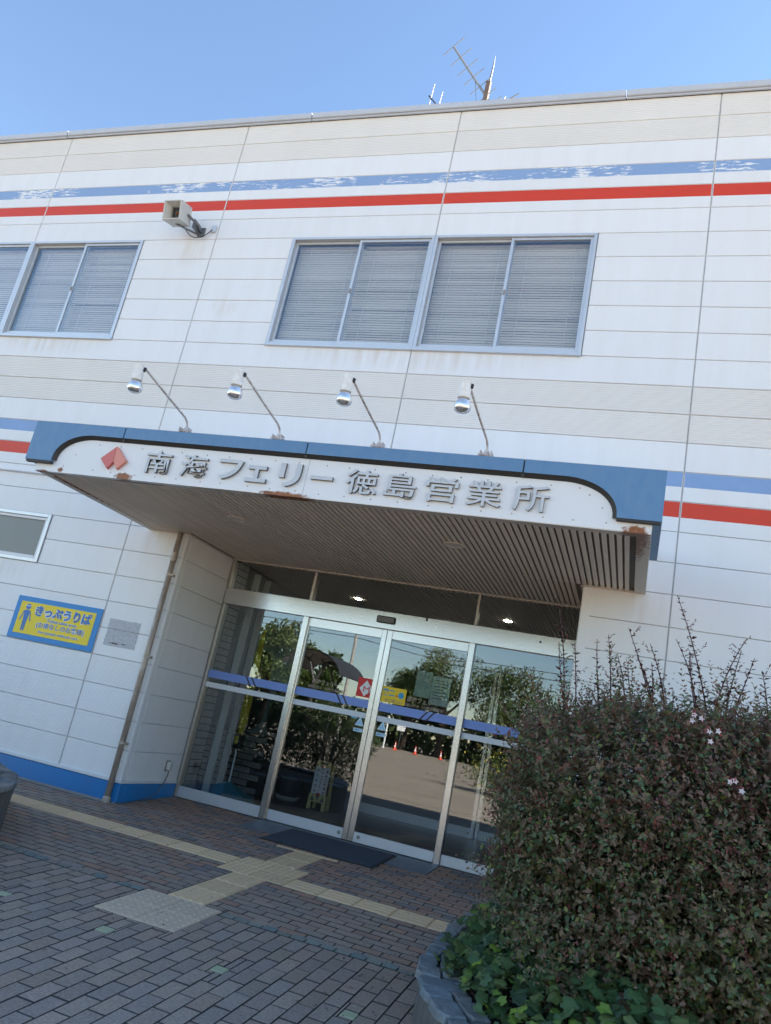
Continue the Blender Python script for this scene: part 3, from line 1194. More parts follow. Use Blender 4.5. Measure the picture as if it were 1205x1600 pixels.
def band(parent, x0, x1, y, sw=None):
    mb = MB()
    mb.box(x0, x1, y - .0035, y - .0005, 1.466, 1.558, m=0)
    mb.box(x0, x1, y - .0035, y - .0005, 1.352, 1.412, m=1)
    if sw:
        swoosh(mb, sw[0], 1.450, 1.562, sw[1], y - .0045)
        for f in mb.m[12:]:
            pass
        mb.m = mb.m[:12] + [2] * (len(mb.m) - 12)
    mb.build('band_sticker', [MT['band_blue'], MT['band_white'], MT['trim']], parent)


def leaf_door(name, x0, x1, y, stile_l, stile_r, top, bot, z0, z1, sw=None):
    mb = MB()
    if stile_l:
        mb.box(x0, x0 + stile_l, y, y + .04, z0, z1, bev=.003)
    if stile_r:
        mb.box(x1 - stile_r, x1, y, y + .04, z0, z1, bev=.003)
    a, b_ = x0 + stile_l + .0005, x1 - stile_r - .0005
    if top:
        mb.box(a, b_, y + .001, y + .04, z1 - top, z1, bev=.003)
    mb.box(a, b_, y + .001, y + .04, z0, z0 + bot, m=1, bev=.003)
    d = mb.build(name, [MT['steel'], MT['steel_kick']], B)
    p = MB()
    p.box(a, b_, y + .016, y + .024, z0 + bot + .0005, z1 - top - .0005)
    p.build('pane', MT['glass'], d)
    band(d, a + .002, b_ - .002, y + .016, sw)
    return d


zf = gz(YF)
fl = leaf_door('fixed_panel', XC + .036, 7.965, YF + .01, 0, 0, 0, .125, zf, 2.381, (7.42, 1))
dl = leaf_door('sliding_door', 8.0345, 9.032, YF + .03, .012, .060, .105, .112, zf + .004, 2.381, (8.60, 1))
dr = leaf_door('sliding_door', 9.036, 10.0175, YF + .03, .066, .012, .100, .105, zf + .004, 2.381, (9.62, -1))
fr_ = leaf_door('fixed_panel', 10.0885, XR - .036, YF + .01, 0, 0, 0, .105, zf, 2.381, None)
fl['label'] = 'fixed glass panel left of the sliding doors, banner pole behind it'
dl['label'] = 'left sliding door leaf with a red square sticker'
dr['label'] = 'right sliding door leaf with a yellow sticker'
fr_['label'] = 'fixed glass panel half hidden by the shrub'
for d, xx in ((dl, 8.93), (dr, 9.16)):
    mb = MB()
    mb.lathe([(.020, 0), (.020, .004), (.012, .005), (0, .005)], (xx, YF + .0305, zf + .062), 12, axis=(0, -1, 0))
    mb.build('door_lock', MT['alu_dark'], d)
# stickers on the glass
yg = YF + .0455
mb = MB()
mb.box(9.105, 9.392, yg - .003, yg, 1.572, 1.748)
mb.build('sticker', MT['st_yellow'], dr)
place_text('第二', 9.185, yg - .004, 1.685, .1, MT['st_cyan'], dr, .0008, .003, 'sticker_lettering', width=.145, height=.085)
place_text('・', 9.285, yg - .004, 1.66, .1, MT['st_red'], dr, .0008, .003, 'sticker_lettering', height=.022)
mb = MB()
mb.lathe([(.035, 0), (.035, .0008)], (9.335, yg - .0035, 1.672), 14, axis=(0, -1, 0))
mb.build('sticker_mark', MT['st_cyan'], dr)
place_text('和歌山', 9.255, yg - .004, 1.598, .05, MT['st_brown'], dr, .0008, .0, 'sticker_lettering', width=.21, height=.036)
place_text('南海フェリー', 9.585, yg - .001, 1.655, .07, MT['st_brown'], dr, .0008, .0015, 'door_lettering', width=.35, height=.062)
place_text('和歌山行き（大阪方面連絡）', 9.61, yg - .001, 1.592, .05, MT['st_brown'], dr, .0008, .0006, 'door_lettering', width=.48, height=.036)
place_text('南海フェリー', 8.40, yg - .001, 1.655, .07, MT['st_brown'], dl, .0008, .0015, 'door_lettering', width=.33, height=.058)
place_text('和歌山行き（大阪方面連絡）', 8.42, yg - .001, 1.592, .05, MT['st_brown'], dl, .0008, .0006, 'door_lettering', width=.46, height=.034)
mb = MB()
mb.box(8.80, 8.968, yg - .003, yg, 1.582, 1.795)
mb.build('sticker', MT['st_red'], dl)
mb = MB()
mb.prism([(8.828, 1.675), (8.90, 1.592), (8.967, 1.655), (8.967, 1.70), (8.905, 1.772)], yg - .0045, yg - .0032)
mb.build('sticker_mark', MT['sign_white'], dl)
place_text('M', 8.915, yg - .0055, 1.672, .08, MT['st_red'], dl, .0006, .0, 'sticker_lettering', width=.075, height=.062)
for d, cx in ((dl, 8.912), (dr, 9.185)):
    mb = MB()
    mb.prism([(cx - .055, 1.262), (cx + .055, 1.262), (cx, 1.365)], yg - .002, yg)
    mb.build('warning_sticker', MT['st_pale'], d)
    mb = MB()
    mb.prism([(cx - .006, 1.29), (cx + .010, 1.29), (cx + .006, 1.33), (cx - .004, 1.33)], yg - .0032, yg - .0022)
    mb.prism([(cx - .026, 1.275), (cx - .012, 1.275), (cx - .014, 1.30), (cx - .024, 1.30)], yg - .0032, yg - .0022)
    mb.prism([(cx + .016, 1.275), (cx + .030, 1.275), (cx + .026, 1.295), (cx + .018, 1.295)], yg - .0032, yg - .0022)
    mb.build('sticker_mark', MT['st_sky'], d)
    mb = MB()
    mb.prism([(cx - .058, 1.195), (cx + .045, 1.195), (cx + .06, 1.214), (cx + .045, 1.233), (cx - .058, 1.233)], yg - .002, yg)
    mb.build('warning_sticker', MT['st_pale'], d)
    place_text('自動ドア', cx - .005, yg - .003, 1.214, .03, MT['sign_text'], d, .0006, .0008, 'sticker_lettering', width=.082, height=.02)
mb = MB()
mb.box(8.80, 8.875, yg - .002, yg, 1.335, 1.350)
mb.build('sticker', MT['st_sky'], dl)
# posters stuck on the inside of the right door
mb = MB()
mb.box(9.47, 9.655, yg + .010, yg + .012, 1.700, 1.990)
mb.build('poster', MT['poster_a'], dr)
mb = MB()
mb.box(9.66, 9.875, yg + .010, yg + .012, 1.640, 1.985)
mb.box(9.66, 9.875, yg + .0085, yg + .0095, 1.955, 1.985, m=1)
for i in range(7):
    mb.box(9.685, 9.685 + (.16 if i % 3 else .11), yg + .0085, yg + .0095, 1.91 - i * .033, 1.917 - i * .033, m=1)
mb.build('poster', [MT['poster_b'], MT['ink']], dr)

# ---------------------------------------------------------------- vestibule interior
mb = MB()
mb.face([(5.2, YD + .02, zf), (XR + .05, YD + .02, zf), (XR + .05, 8.5, zf), (5.2, 8.5, zf)])
structure(mb.build('lobby_floor', MT['dark_floor']))
VX0 = 5.75
mb = MB()
mb.face([(VX0, 8.5, zf), (XR + .03, 8.5, zf), (XR + .03, 8.5, 2.99), (VX0, 8.5, 2.99)])
mb.face([(VX0, YD + .2, zf), (VX0, 8.5, zf), (VX0, 8.5, 2.99), (VX0, YD + .2, 2.99)])
mb.face([(VX0, YD + .22, zf), (XC, YD + .22, zf), (XC, YD + .22, 2.99), (VX0, YD + .22, 2.99)])
mb.face([(XR + .028, YD, zf), (XR + .028, 8.5, zf), (XR + .028, 8.5, 2.99), (XR + .028, YD, 2.99)])
mb.face([(VX0, YD + .16, 2.992), (XR + .03, YD + .16, 2.992), (XR + .03, 8.5, 2.992), (VX0, 8.5, 2.992)])
mb.build('lobby_wall', MT['room_grey'], B)
mb = MB()
x = XC + .04
while x < XR - .04:
    mb.box(x, x + .037, YD + .12, 4.3, 2.955, 2.972)
    x += pit
stuff(mb.build('lobby_ceiling_slat', MT['slat'], B))
mb = MB()
mb.box(VX0 + .01, XR + .02, 4.30, 4.37, 2.42, 2.99)
mb.build('inner_lintel', MT['room_grey'], B)
for xx in (8.0, 10.14, 9.07):
    mb = MB()
    mb.lathe([(.0, .0), (.045, .0), (.045, .006), (.0, .007)], (xx, 2.74 if xx != 9.07 else 3.7, 2.954), 16, axis=(0, 0, -1))
    mb.build('lobby_lamp', MT['lit'], B)
# inner door frames
for a in (8.05, 9.80, 9.87):
    mb = MB()
    mb.box(a, a + .055, 4.30, 4.36, zf, 2.42, bev=.003)
    mb.build('inner_door_post', MT['steel'], B)
mb = MB()
mb.box(8.105, 9.80, 4.31, 4.35, zf, zf + .13)
mb.box(9.925, 11.2, 4.31, 4.35, zf, zf + .13)
mb.build('inner_door_rail', MT['steel_kick'], B)
# tiled pier beside the jamb and tiled low wall
mb = MB()
mb.box(XC - .02, XC + .030, YD + .105, YD + .40, zf, 2.97)
mb.build('tile_pier', MT['grout'], B)
pier = bpy.data.objects['tile_pier']
for i in range(34):
    z0 = zf + .01 + i * .085
    if z0 > 2.88:
        break
    for k in range(2):
        mb = MB()
        y0 = YD + .115 + k * .14
        mb.box(XC + .030, XC + .038, y0, y0 + .13, z0, z0 + .073, bev=.003)
        mb.build('tile', MT['tile'], pier)
mb = MB()
mb.box(VX0 + .02, 7.10, 2.96, 3.06, zf, .86)
mb.build('tiled_wainscot', MT['grout'], B)
wt = bpy.data.objects['tiled_wainscot']
mt_ = MB()
mt_.box(0, .300, 2.952, 2.9605, 0, .070, bev=.003)
mtd = mt_.data('tile', [MT['tile']])
for i in range(9):
    for k in range(8):
        x0 = VX0 + .03 + k * .31 - (.155 if i % 2 else 0)
        if x0 < VX0 or x0 + .3 > 7.13:
            continue
        link('tile', mtd, wt, (x0, 0, zf + .02 + i * .085))
mb = MB()
mb.box(VX0 + .02, 7.10, 3.12, 3.15, .87, 2.9)
mb.build('teal_wall_panel', MT['teal'], B)
for (a, b_, y) in ((XC + .05, XC + .13, 1.66), (XC + .02, XC + .085, 2.05)):
    mb = MB()
    mb.box(a, b_, y, y + .05, zf, 2.9, bev=.003)
    mb.box(a - .02, a - .004, y, y + .05, zf, 2.9, m=1)
    mb.build('inner_post', [MT['grey_post'], MT['steel']], B)

# ------------------------------------------------------------------ pavers
rp = random.Random(11)
GREY = [(0.411, 0.331, 0.265), (0.388, 0.313, 0.252), (0.442, 0.347, 0.272), (0.366, 0.298, 0.246), (0.399, 0.315, 0.24), (0.381, 0.317, 0.268), (0.424, 0.32, 0.248)]
BROWN = [(0.451, 0.283, 0.205), (0.412, 0.265, 0.196), (0.486, 0.302, 0.213), (0.383, 0.255, 0.196), (0.429, 0.29, 0.216)]
SLATE = [(0.284, 0.25, 0.237), (0.265, 0.235, 0.224)]
BLUE = [(0.262, 0.318, 0.287), (0.228, 0.281, 0.27), (0.313, 0.343, 0.287), (0.277, 0.294, 0.251)]


def paver_shape(mb, x0, x1, y0, y1, col, h=.0, c=.0025, dirt=0):
    a0, a1, b0, b1 = x0 + .0020, x1 - .0020, y0 + .0036, y1 - .0036
    zt = lambda y: gz(y) + h
    zl = lambda y: gz(y) + h - .006
    zd = lambda y: gz(y) - .03
    T = [(a0 + c, b0 + c), (a1 - c, b0 + c), (a1 - c, b1 - c), (a0 + c, b1 - c)]
    O = [(a0, b0), (a1, b0), (a1, b1), (a0, b1)]
    b = len(mb.v)
    mb.v += [(x, y, zt(y)) for x, y in T] + [(x, y, zl(y)) for x, y in O] + [(x, y, zd(y)) for x, y in O]
    mb.c += [col] * 12
    mb.f.append((b, b + 1, b + 2, b + 3))
    for i in range(4):
        j = (i + 1) % 4
        mb.f.append((b + 4 + i, b + 4 + j, b + j, b + i))
        mb.f.append((b + 8 + i, b + 8 + j, b + 4 + j, b + 4 + i))
    mb.m += [0] + [dirt] * 8


TACT = [(8.735, 9.340, -2.770, -2.160), (8.890, 9.190, -2.16, -1.175), (8.727, 9.330, -1.175, -.590), (8.890, 9.190, -.59, .13),
        (2.0, 8.727, -.995, -.712), (9.330, 16.0, -1.185, -.885), (8.69, 9.33, .07, .13)]
PLATE = (8.04, 10.10, .52, 1.10)
MARK = [(8.995, 9.085, -3.09, -3.0), (9.780, 9.865, -3.105, -3.018), (8.21, 8.298, -3.06, -2.99), (10.56, 10.645, -3.12, -3.03)]


def blocked(x0, x1, y0, y1):
    for (a, b_, c, d) in TACT + [PLATE]:
        ox = min(x1, b_) - max(x0, a)
        oy = min(y1, d) - max(y0, c)
        if ox > .01 and oy > .01:
            # clip when the overlap is partial in x or y
            return (a, b_, c, d)
    return None


def clip_cells(x0, x1, y0, y1):
    cells = [(x0, x1, y0, y1)]
    for (a, b_, c, d) in TACT + [PLATE] + MARK:
        new = []
        for (p, q, r, s) in cells:
            if b_ <= p + .004 or a >= q - .004 or d <= r + .004 or c >= s - .004:
                new.append((p, q, r, s))
                continue
            if a > p + .012:
                new.append((p, a, r, s))
            if b_ < q - .012:
                new.append((b_, q, r, s))
            pp, qq = max(p, a), min(q, b_)
            if c > r + .012:
                new.append((pp, qq, r, c))
            if d < s - .012:
                new.append((pp, qq, d, s))
        cells = new
    return cells


P = []
# zone A: courses along the facade
row = 0
y = 1.10
while y > -2.15:
    y0, y1 = y - .1, y
    off_ = (row % 2) * .1 + .055
    x = 1.9 + off_
    while x < 15.5:
        near = max(0, min(1, (y + 1.6) / 1.5))
        if x > 6.9 and rp.random() < near * .85:
            col = rp.choice(BROWN) if rp.random() < .68 else rp.choice(SLATE)
        else:
            col = rp.choice(GREY) if rp.random() < .8 else rp.choice(BROWN)
        if y > -.02 and (x + .2 < XC - .02 or x > XR + .02):
            x += .2
            continue
        P.append((x, x + .2, y0, y1, col))
        x += .2
    row += 1
    y -= .1
# blue header row
x = 1.9
while x < 15.5:
    P.append((x, x + .105, -2.255, -2.152, rp.choice(BLUE) if rp.random() < .86 else rp.choice(GREY)))
    x += .105
# zone B: courses running away from the facade
x = 1.93
k = 0
while x < 15.5:
    y = -2.257 + (k % 2) * .112 
    first = True
    while y > -5.9:
        y1 = min(y, -2.257)
        y0 = y - .224
        sh = rp.random()
        col = rp.choice(GREY) if sh < .9 else rp.choice([(.40, .33, .27), (.42, .33, .27), (.34, .285, .24)])
        j = rp.uniform(.9, 1.1)
        P.append((x, x + .1025, y0, y1, tuple(c * j for c in col)))
        y -= .224
    x += .1025
    k += 1
cells = []
for (x0, x1, y0, y1, col) in P:
    for (a, b_, c, d) in clip_cells(x0, x1, y0, y1):
        cells.append((a, b_, c, d, col))


def cam_px(x, y, z):
    v = [x - CAM_C[0], y - CAM_C[1], z - CAM_C[2]]
    c = [sum(CAM_R[i][j] * v[j] for j in range(3)) for i in range(3)]
    if c[2] <= .1:
        return (-999, -999)
    return (602.5 + 1211.6 * c[0] / c[2], 800 + 1211.6 * c[1] / c[2])


def in_view(cell):
    xm, ym = (cell[0] + cell[1]) / 2, (cell[2] + cell[3]) / 2
    u, v = cam_px(xm, ym, gz(ym))
    return -15 < u < 1220 and -15 < v < 1612 and xm < 10.85


vis = [c for c in cells if in_view(c)]
vis.sort(key=lambda c: (c[0] - CAM_C[0]) ** 2 + (c[2] - CAM_C[1]) ** 2)
ind = set(id(c) for c in vis[:292])
cache = {}
mass = MB()
for c in cells:
    a, b_, y0, y1, col = c
    if id(c) in ind:
        mb = MB()
        paver_shape(mb, a, b_, y0, y1, col, rp.uniform(-.0018, .0014), dirt=1)
        mb.build('paver', [MT['paver'], MT['mortar']], paving)
    else:
        paver_shape(mass, a, b_, y0, y1, col, rp.uniform(-.0015, .0012), dirt=1)
stuff(mass.build('paver_field', [MT['paver'], MT['mortar']], paving))
# marker tiles
for (a, b_, c, d) in MARK:
    mb = MB()
    paver_shape(mb, a, b_, c, d, (.4, .43, .27), .001, .003)
    mb.c = []
    mb.build('marker_tile', MT['marker'], paving)


# tactile tiles
def tactile(kind, along, w=.3, l=.3, n=None):
    mb = MB()
    mb.c = []
    paver_shape(mb, 0, w, 0, l, (0, 0, 0), .002, .004)
    mb.c = []
    z0 = .0018
    if kind == 'dot':
        for i in range(5):
            for j in range(5):
                cx, cy = .03 + i * .06, .03 + j * .06
                z = gz(cy) + z0
                V, F = [], []
                for (r, h) in ((.0135, 0), (.0110, .0038), (.0075, .005)):
                    V += [(cx + r * math.cos(t * math.pi / 4), cy + r * math.sin(t * math.pi / 4), z + h) for t in range(8)]
                for q in range(2):
                    F += [(q * 8 + t, q * 8 + (t + 1) % 8, q * 8 + 8 + (t + 1) % 8, q * 8 + 8 + t) for t in range(8)]
                F.append(tuple(range(16, 24)))
                mb.mesh(V, F)
    else:
        for i in range(4):
            c0 = .0375 + i * .075
            if along == 'x':
                p = [(.012, c0 - .0165), (.288, c0 - .0165), (.288, c0 + .0165), (.012, c0 + .0165)]
            else:
                p = [(c0 - .0165, .012), (c0 + .0165, .012), (c0 + .0165, .288), (c0 - .0165, .288)]
            cx = sum(q[0] for q in p) / 4
            cy = sum(q[1] for q in p) / 4
            V = [(x, y, gz(y) + z0) for x, y in p]
            V += [(cx + (x - cx) * (.985 if along == 'x' else .72), cy + (y - cy) * (.72 if along == 'x' else .985), gz(y) + z0 + .0045) for x, y in p]
            mb.mesh(V, [(4, 5, 6, 7)] + [(q, (q + 1) % 4, 4 + (q + 1) % 4, 4 + q) for q in range(4)])
    return mb


TD = {k: tactile(*k).data('tactile_tile', [MT['tactile'] if k[0] == 'bar' else MT['tactile_grey']]) for k in (('dot', 'x'), ('bar', 'x'), ('bar', 'y'))}
TDw = TD[('dot', 'x')].copy()
TDw.materials[0] = MT['tactile']


def put_tile(me, x, y, sx=1.0, sy=1.0):
    o = link('tactile_tile', me, paving, (x, y, KY * y))
    o.scale = (sx, sy, 1)
    return o


for i in range(2):
    for j in range(2):
        put_tile(TD[('dot', 'x')], 8.736 + i * .302, -2.768 + j * .304, 1.005, 1.01)
        put_tile(TDw, 8.728 + i * .301, -1.174 + j * .2915, 1.0, .97)
for j in range(3):
    put_tile(TD[('bar', 'y')], 8.891, -2.158 + j * .3275, .995, 1.08)
for j in range(2):
    put_tile(TD[('bar', 'y')], 8.891, -.588 + j * .33, .995, 1.09)
x = 8.725
for i in range(20):
    x -= .3005
    put_tile(TD[('bar', 'x')], x, -.994, 1, .94)
x = 9.334
for i in range(6):
    put_tile(TD[('bar', 'x')], x, -1.184, 1, .995)
    x += .3005
mb = MB()
for a in np.arange(8.692, 9.32, .02):
    pass
mb.box(8.692, 9.328, .072, .128, gz(.1) - .02, gz(.1) + .004)
mb.build('tactile_edge', MT['tactile'], paving)
# threshold plate
mb = MB()
for a, b_ in ((8.044, 8.72), (8.724, 9.40), (9.404, 10.096)):
    mb.box(a, b_, .524, 1.098, gz(.52) - .02, gz(.8) + .004, bev=.003)
V = mb.v
mb.v = [(p[0], p[1], gz(p[1]) + .003 if p[2] > gz(.52) else p[2] - .02) for p in V]
mb.build('threshold_plate', MT['plate'], paving)

# ------------------------------------------------------------------ door mat
MC = (9.055, .59, gz(.59))
mat_t = thing('door_mat', 'dark blue-grey fibre doormat in front of the sliding doors', 'doormat', MC)
mb = MB()
def slopebox(mb, x0, x1, y0, y1, h0, h1, m=0):
    V = [(x, y, gz(y) + h) for h in (h0, h1) for y in (y0, y1) for x in (x0, x1)]
    mb.mesh(V, [(0, 2, 3, 1), (4, 5, 7, 6), (0, 1, 5, 4), (2, 6, 7, 3), (0, 4, 6, 2), (1, 3, 7, 5)], m)
slopebox(mb, 8.475, 9.635, .20, .985, .005, .015)
mb.build('pile', MT['mat_rubber'], mat_t)
mb = MB()
slopebox(mb, 8.452, 8.4745, .175, 1.01, .0045, .010)
slopebox(mb, 9.6355, 9.658, .175, 1.01, .0045, .010)
slopebox(mb, 8.475, 9.635, .175, .1995, .0045, .010)
slopebox(mb, 8.475, 9.635, .9855, 1.01, .0045, .010)
mb.build('rubber_edge', MT['mat_edge'], mat_t)

# ------------------------------------------------------------------ wall sign
SG = (5.41, -.004, 1.70)
sg = thing('ticket_sign', 'yellow and blue ticket sales sign with a person symbol on the white wall', 'sign', SG)
mb = MB()
mb.box(4.795, 6.018, -.016, -.004, 1.449, 1.946, bev=.003)
mb.build('sign_board', MT['sign_blue'], sg)
mb = MB()
mb.box(4.866, 5.945, -.0185, -.0155, 1.512, 1.886)
mb.build('sign_face', MT['sign_yellow'], sg)
ys_ = -.0195
# person symbol
mb = MB()
mb.lathe([(.034, 0), (.034, .0016)], (4.985, ys_ + .001, 1.828), 16, axis=(0, -1, 0))
mb.prism([(4.945, 1.76), (4.957, 1.655), (4.962, 1.545), (4.981, 1.545), (4.985, 1.655), (4.990, 1.545), (5.010, 1.545), (5.014, 1.655), (5.026, 1.76), (5.012, 1.788), (4.958, 1.788)], ys_ - .0006, ys_ + .001)
mb.prism([(4.949, 1.782), (4.937, 1.778), (4.900, 1.665), (4.914, 1.660)], ys_ - .0006, ys_ + .001)
mb.prism([(5.034, 1.778), (5.021, 1.782), (5.056, 1.660), (5.070, 1.665)], ys_ - .0006, ys_ + .001)
mb.box(4.945, 5.028, ys_ - .0012, ys_ - .0007, 1.835, 1.842, m=1)
mb.build('person_symbol', [MT['sign_text'], MT['sign_white']], sg)


def outlined(s, x, z, w, h, o1, o2):
    place_text(s, x, ys_ + .0006, z, .1, MT['sign_white'], sg, .0006, o2, 'sign_lettering', width=w * 1.03, height=h * 1.12)
    place_text(s, x, ys_ - .0012, z, .1, MT['sign_text'], sg, .0006, o1, 'sign_lettering', width=w, height=h)


outlined('きっぷうりば', 5.505, 1.800, .80, .128, .0042, .0115)
outlined('Ticket sales area', 5.512, 1.705, .42, .034, .0008, .006)
outlined('(お車なしのお客様)', 5.512, 1.637, .68, .076, .0008, .0042)
outlined('For people without cars', 5.512, 1.560, .56, .036, .0008, .006)

# residue of a removed notice
pr_ = thing('notice_residue', 'grey weathered glue patch left by a removed notice between sign and downpipe', 'paper patch', (6.342, -.003, 1.712))
rr = random.Random(3)
mb = MB()
def jag(x0, x1, z0, z1):
    p = []
    for i in range(12):
        p.append((x0 + (x1 - x0) * i / 12, z0 + rr.uniform(-.004, .004)))
    for i in range(8):
        p.append((x1 + rr.uniform(-.004, .004), z0 + (z1 - z0) * i / 8))
    for i in range(12):
        p.append((x1 - (x1 - x0) * i / 12, z1 + rr.uniform(-.003, .003)))
    for i in range(8):
        p.append((x0 + rr.uniform(-.003, .003), z1 - (z1 - z0) * i / 8))
    return p
zj = rz(23)
mb.prism(jag(6.134, 6.551, zj + .004, 1.862), -.0032, -.0005)
mb.prism(jag(6.134, 6.551, 1.562, zj - .004), -.0032, -.0005)
mb.build('paper_patch', MT['paper'], pr_)

# outlet and cable on the recess side wall
ol = thing('wall_outlet', 'small weatherproof outlet with hanging cable low on the side wall of the entrance', 'outlet', (XC, .82, .40))
mb = MB()
mb.box(XC + .0075, XC + .055, .785, .855, .350, .445, bev=.010)
mb.box(XC + .001, XC + .0075, .775, .865, .335, .455, bev=.002, m=1)
mb.build('outlet_cover', [MT['speaker'], MT['alu_dark']], ol)
mb = MB()
mb.tube([(XC + .035, .82, .352), (XC + .045, .81, .30), (XC + .04, .78, .22), (XC + .05, .66, .10), (XC + .05, .45, .042), (XC + .055, .2, .022), (XC + .06, .0, .012), (6.80, -.03, .004)], .006, 6)
mb.build('cable', MT['letter_side'], ol, smooth=True)

# ------------------------------------------------------------------ loudspeaker
spk = thing('horn_loudspeaker', 'beige square horn loudspeaker on a bracket over the red stripe', 'loudspeaker', (5.66, 0, 7.12))
mb = MB()
# body: pyramid horn, mouth towards the street, turned a little left and down
ctr = Vector((5.565, -.17, 7.14))
q_ = Matrix.Rotation(rad(14), 3, 'X')
def tr(p):
    v = q_ @ Vector(p)
    return tuple(ctr + v)
def ring(y, hw, hh, r=.0):
    return [tr((sx * hw, y, sz * hh)) for sx, sz in ((-1, -1), (1, -1), (1, 1), (-1, 1))]
rings = [ring(-.34, .135, .130), ring(-.345, .125, .120), ring(-.335, .118, .113)]
outer = [ring(.0, .118, .115), ring(-.015, .128, .125), ring(-.25, .133, .129), ring(-.26, .130, .126)]
inner = [ring(-.262, .118, .114), ring(-.175, .076, .076), ring(-.13, .073, .073)]
seq = outer + inner
V = [p for r_ in seq for p in r_]
F = []
for i in range(len(seq) - 1):
    for k in range(4):
        F.append((i * 4 + k, i * 4 + (k + 1) % 4, i * 4 + 4 + (k + 1) % 4, i * 4 + 4 + k))
F.append((3, 2, 1, 0))
mb.mesh(V, F)
mb.build('horn_shell', MT['speaker'], spk)
mb = MB()
b0 = ring(-.135, .0725, .0725)
mb.mesh(b0, [(0, 1, 2, 3)])
mb.build('throat', MT['black'], spk)
mb = MB()
mb.lathe([(.024, 0), (.018, .02), (0, .026)], tr((0, -.136, 0)), 12, axis=(0, -1, 0))
mb.build('phase_plug', MT['rust'], spk)
mb = MB()
mb.tube([tr((.138, -.10, .0)), (5.775, -.10, 7.07), (5.79, -.03, 7.03)], .016, 6)
mb.box(5.735, 5.835, -.02, -.002, 6.97, 7.10, bev=.003)
mb.box(5.745, 5.757, -.18, -.02, 6.99, 7.12)
mb.tube([tr((-.02, -.12, -.125)), tr((.05, -.08, -.150)), (5.745, -.03, 6.99)], .012, 6)
mb.build('bracket', MT['letter_side'], spk)
jb = MB()
jb.box(5.925, 5.995, -.028, -.002, 7.03, 7.13, bev=.005)
jb.build('junction_box', MT['alu'], spk)
mb = MB()
mb.tube([tr((.03, -.05, -.112)), (5.66, -.06, 6.95), (5.74, -.06, 6.915), (5.84, -.05, 6.93), (5.92, -.035, 7.01), (5.95, -.03, 7.06)], .006, 6)
mb.build('cable', MT['black'], spk, smooth=True)


# ------------------------------------------------------------------ sign lamps
def sign_lamp(x, label, first=None, rusty=True):
    z = ZBT
    y = -1.88
    t = thing('sign_lamp', label, 'lamp', (x, y, z), 'spot lamps above the name sign')
    mb = MB()
    mb.box(x - .042, x + .042, y - .03, y + .03, z, z + .006, bev=.002)
    mb.box(x - .046, x - .038, y - .045, y + .02, z + .006, z + .075)
    mb.box(x + .038, x + .046, y - .045, y + .02, z + .006, z + .075)
    mb.box(x - .0375, x + .0375, y + .012, y + .018, z + .006, z + .07)
    mb.lathe([(.010, -.062), (.010, .062)], (x, y - .02, z + .045), 8, axis=(1, 0, 0))
    mb.lathe([(.022, 0), (.022, .065), (.013, .085)], (x, y, z + .006), 10)
    mb.build('lamp_bracket', MT['rust_white'], t)
    mb = MB()
    mb.tube([(x, y, z + .02), (x, y - .002, z + .10), (x - .002, y - .02, z + .135), (x - .005, y - .06, z + .160), (x - .03, y - .40, z + .235), (x - .045, y - .70, z + .300)], .0095, 8)
    mb.build('lamp_arm', MT['rust_white'], t, smooth=True)
    ax = Vector((.03, .05, -1)).normalized()
    c = Vector((x - .060, y - .755, z + .300))
    mb = MB()
    mb.lathe([(.036, -.002), (.040, .0), (.040, .060), (.045, .062), (.045, .130), (.036, .136)], c, 18, axis=ax)
    mb.build('lamp_holder', MT['holder'], t, smooth=False)
    mb = MB()
    mb.lathe([(.012, -.016), (.012, .012)], c + Vector((.048, .012, -.030)), 8, m=0, axis=(0, .3, 1))
    mb.tube([c + Vector((.034, 0, -.025)), (x - .045, y - .70, z + .300)], .013, 8)
    mb.build('swivel', MT['black'], t)
    mb = MB()
    mb.lathe([(.032, .1365), (.038, .142), (.050, .158), (.059, .178), (.062, .196), (.060, .212), (.052, .226), (.036, .236), (.018, .241), (.0, .242)], c, 22, axis=ax)
    mb.build('reflector_bulb', MT['chrome'], t, smooth=True)
    return t


L0 = sign_lamp(7.771, 'rusty-armed spot lamp nearest the red emblem, leftmost on the canopy edge')
for x, lb in ((8.706, 'spot lamp on the canopy edge above the slanted kana strokes, second from left'),
              (9.630, 'spot lamp on the canopy edge between the dash and the middle characters'),
              (10.532, 'spot lamp below the right half of the upstairs window, rightmost on the canopy')):
    c = copy_tree(L0)
    c.location = (x, -1.88, ZBT)
    c['label'] = lb

# ------------------------------------------------------------------ antennas on the roof
an = thing('roof_antenna', 'tall yagi antenna with slanting boom and crossbars on a mast above the parapet', 'antenna', (8.47, 2.5, 8.70))
mb = MB()
mb.tube([(8.47, 2.5, 8.70), (8.47, 2.5, 11.84)], .05, 8)
mb.build('mast', MT['mast'], an)
mb = MB()
mb.tube([(8.47, 2.5, 11.6), (8.49, 2.5, 12.15), (8.495, 2.5, 12.42)], [.02, .014, .004], 6)
mb.build('whip', MT['antenna'], an)
mb = MB()
mb.tube([(7.775, 2.35, 12.52), (8.72, 2.55, 11.20)], .019, 6)
mb.tube([(8.24, 2.45, 11.87), (8.36, 2.5, 11.25)], .005, 5)
mb.build('boom', MT['antenna'], an)
P0, P1 = Vector((7.775, 2.35, 12.54)), Vector((8.72, 2.55, 11.22))
el = Vector((.175, -.05, .125))
for t_ in (0.0, .165, .32, .46, .60, .74, .86):
    c = P0.lerp(P1, t_)
    mb = MB()
    hl = (1.0 - .12 * t_)
    mb.tube([c - el * hl, c + el * hl], .0075, 5)
    mb.build('crossbar', MT['antenna'], an)
mb = MB()
mb.tube([(8.47, 2.5, 11.30), (8.80, 2.5, 11.42), (9.02, 2.5, 11.56)], .011, 5)
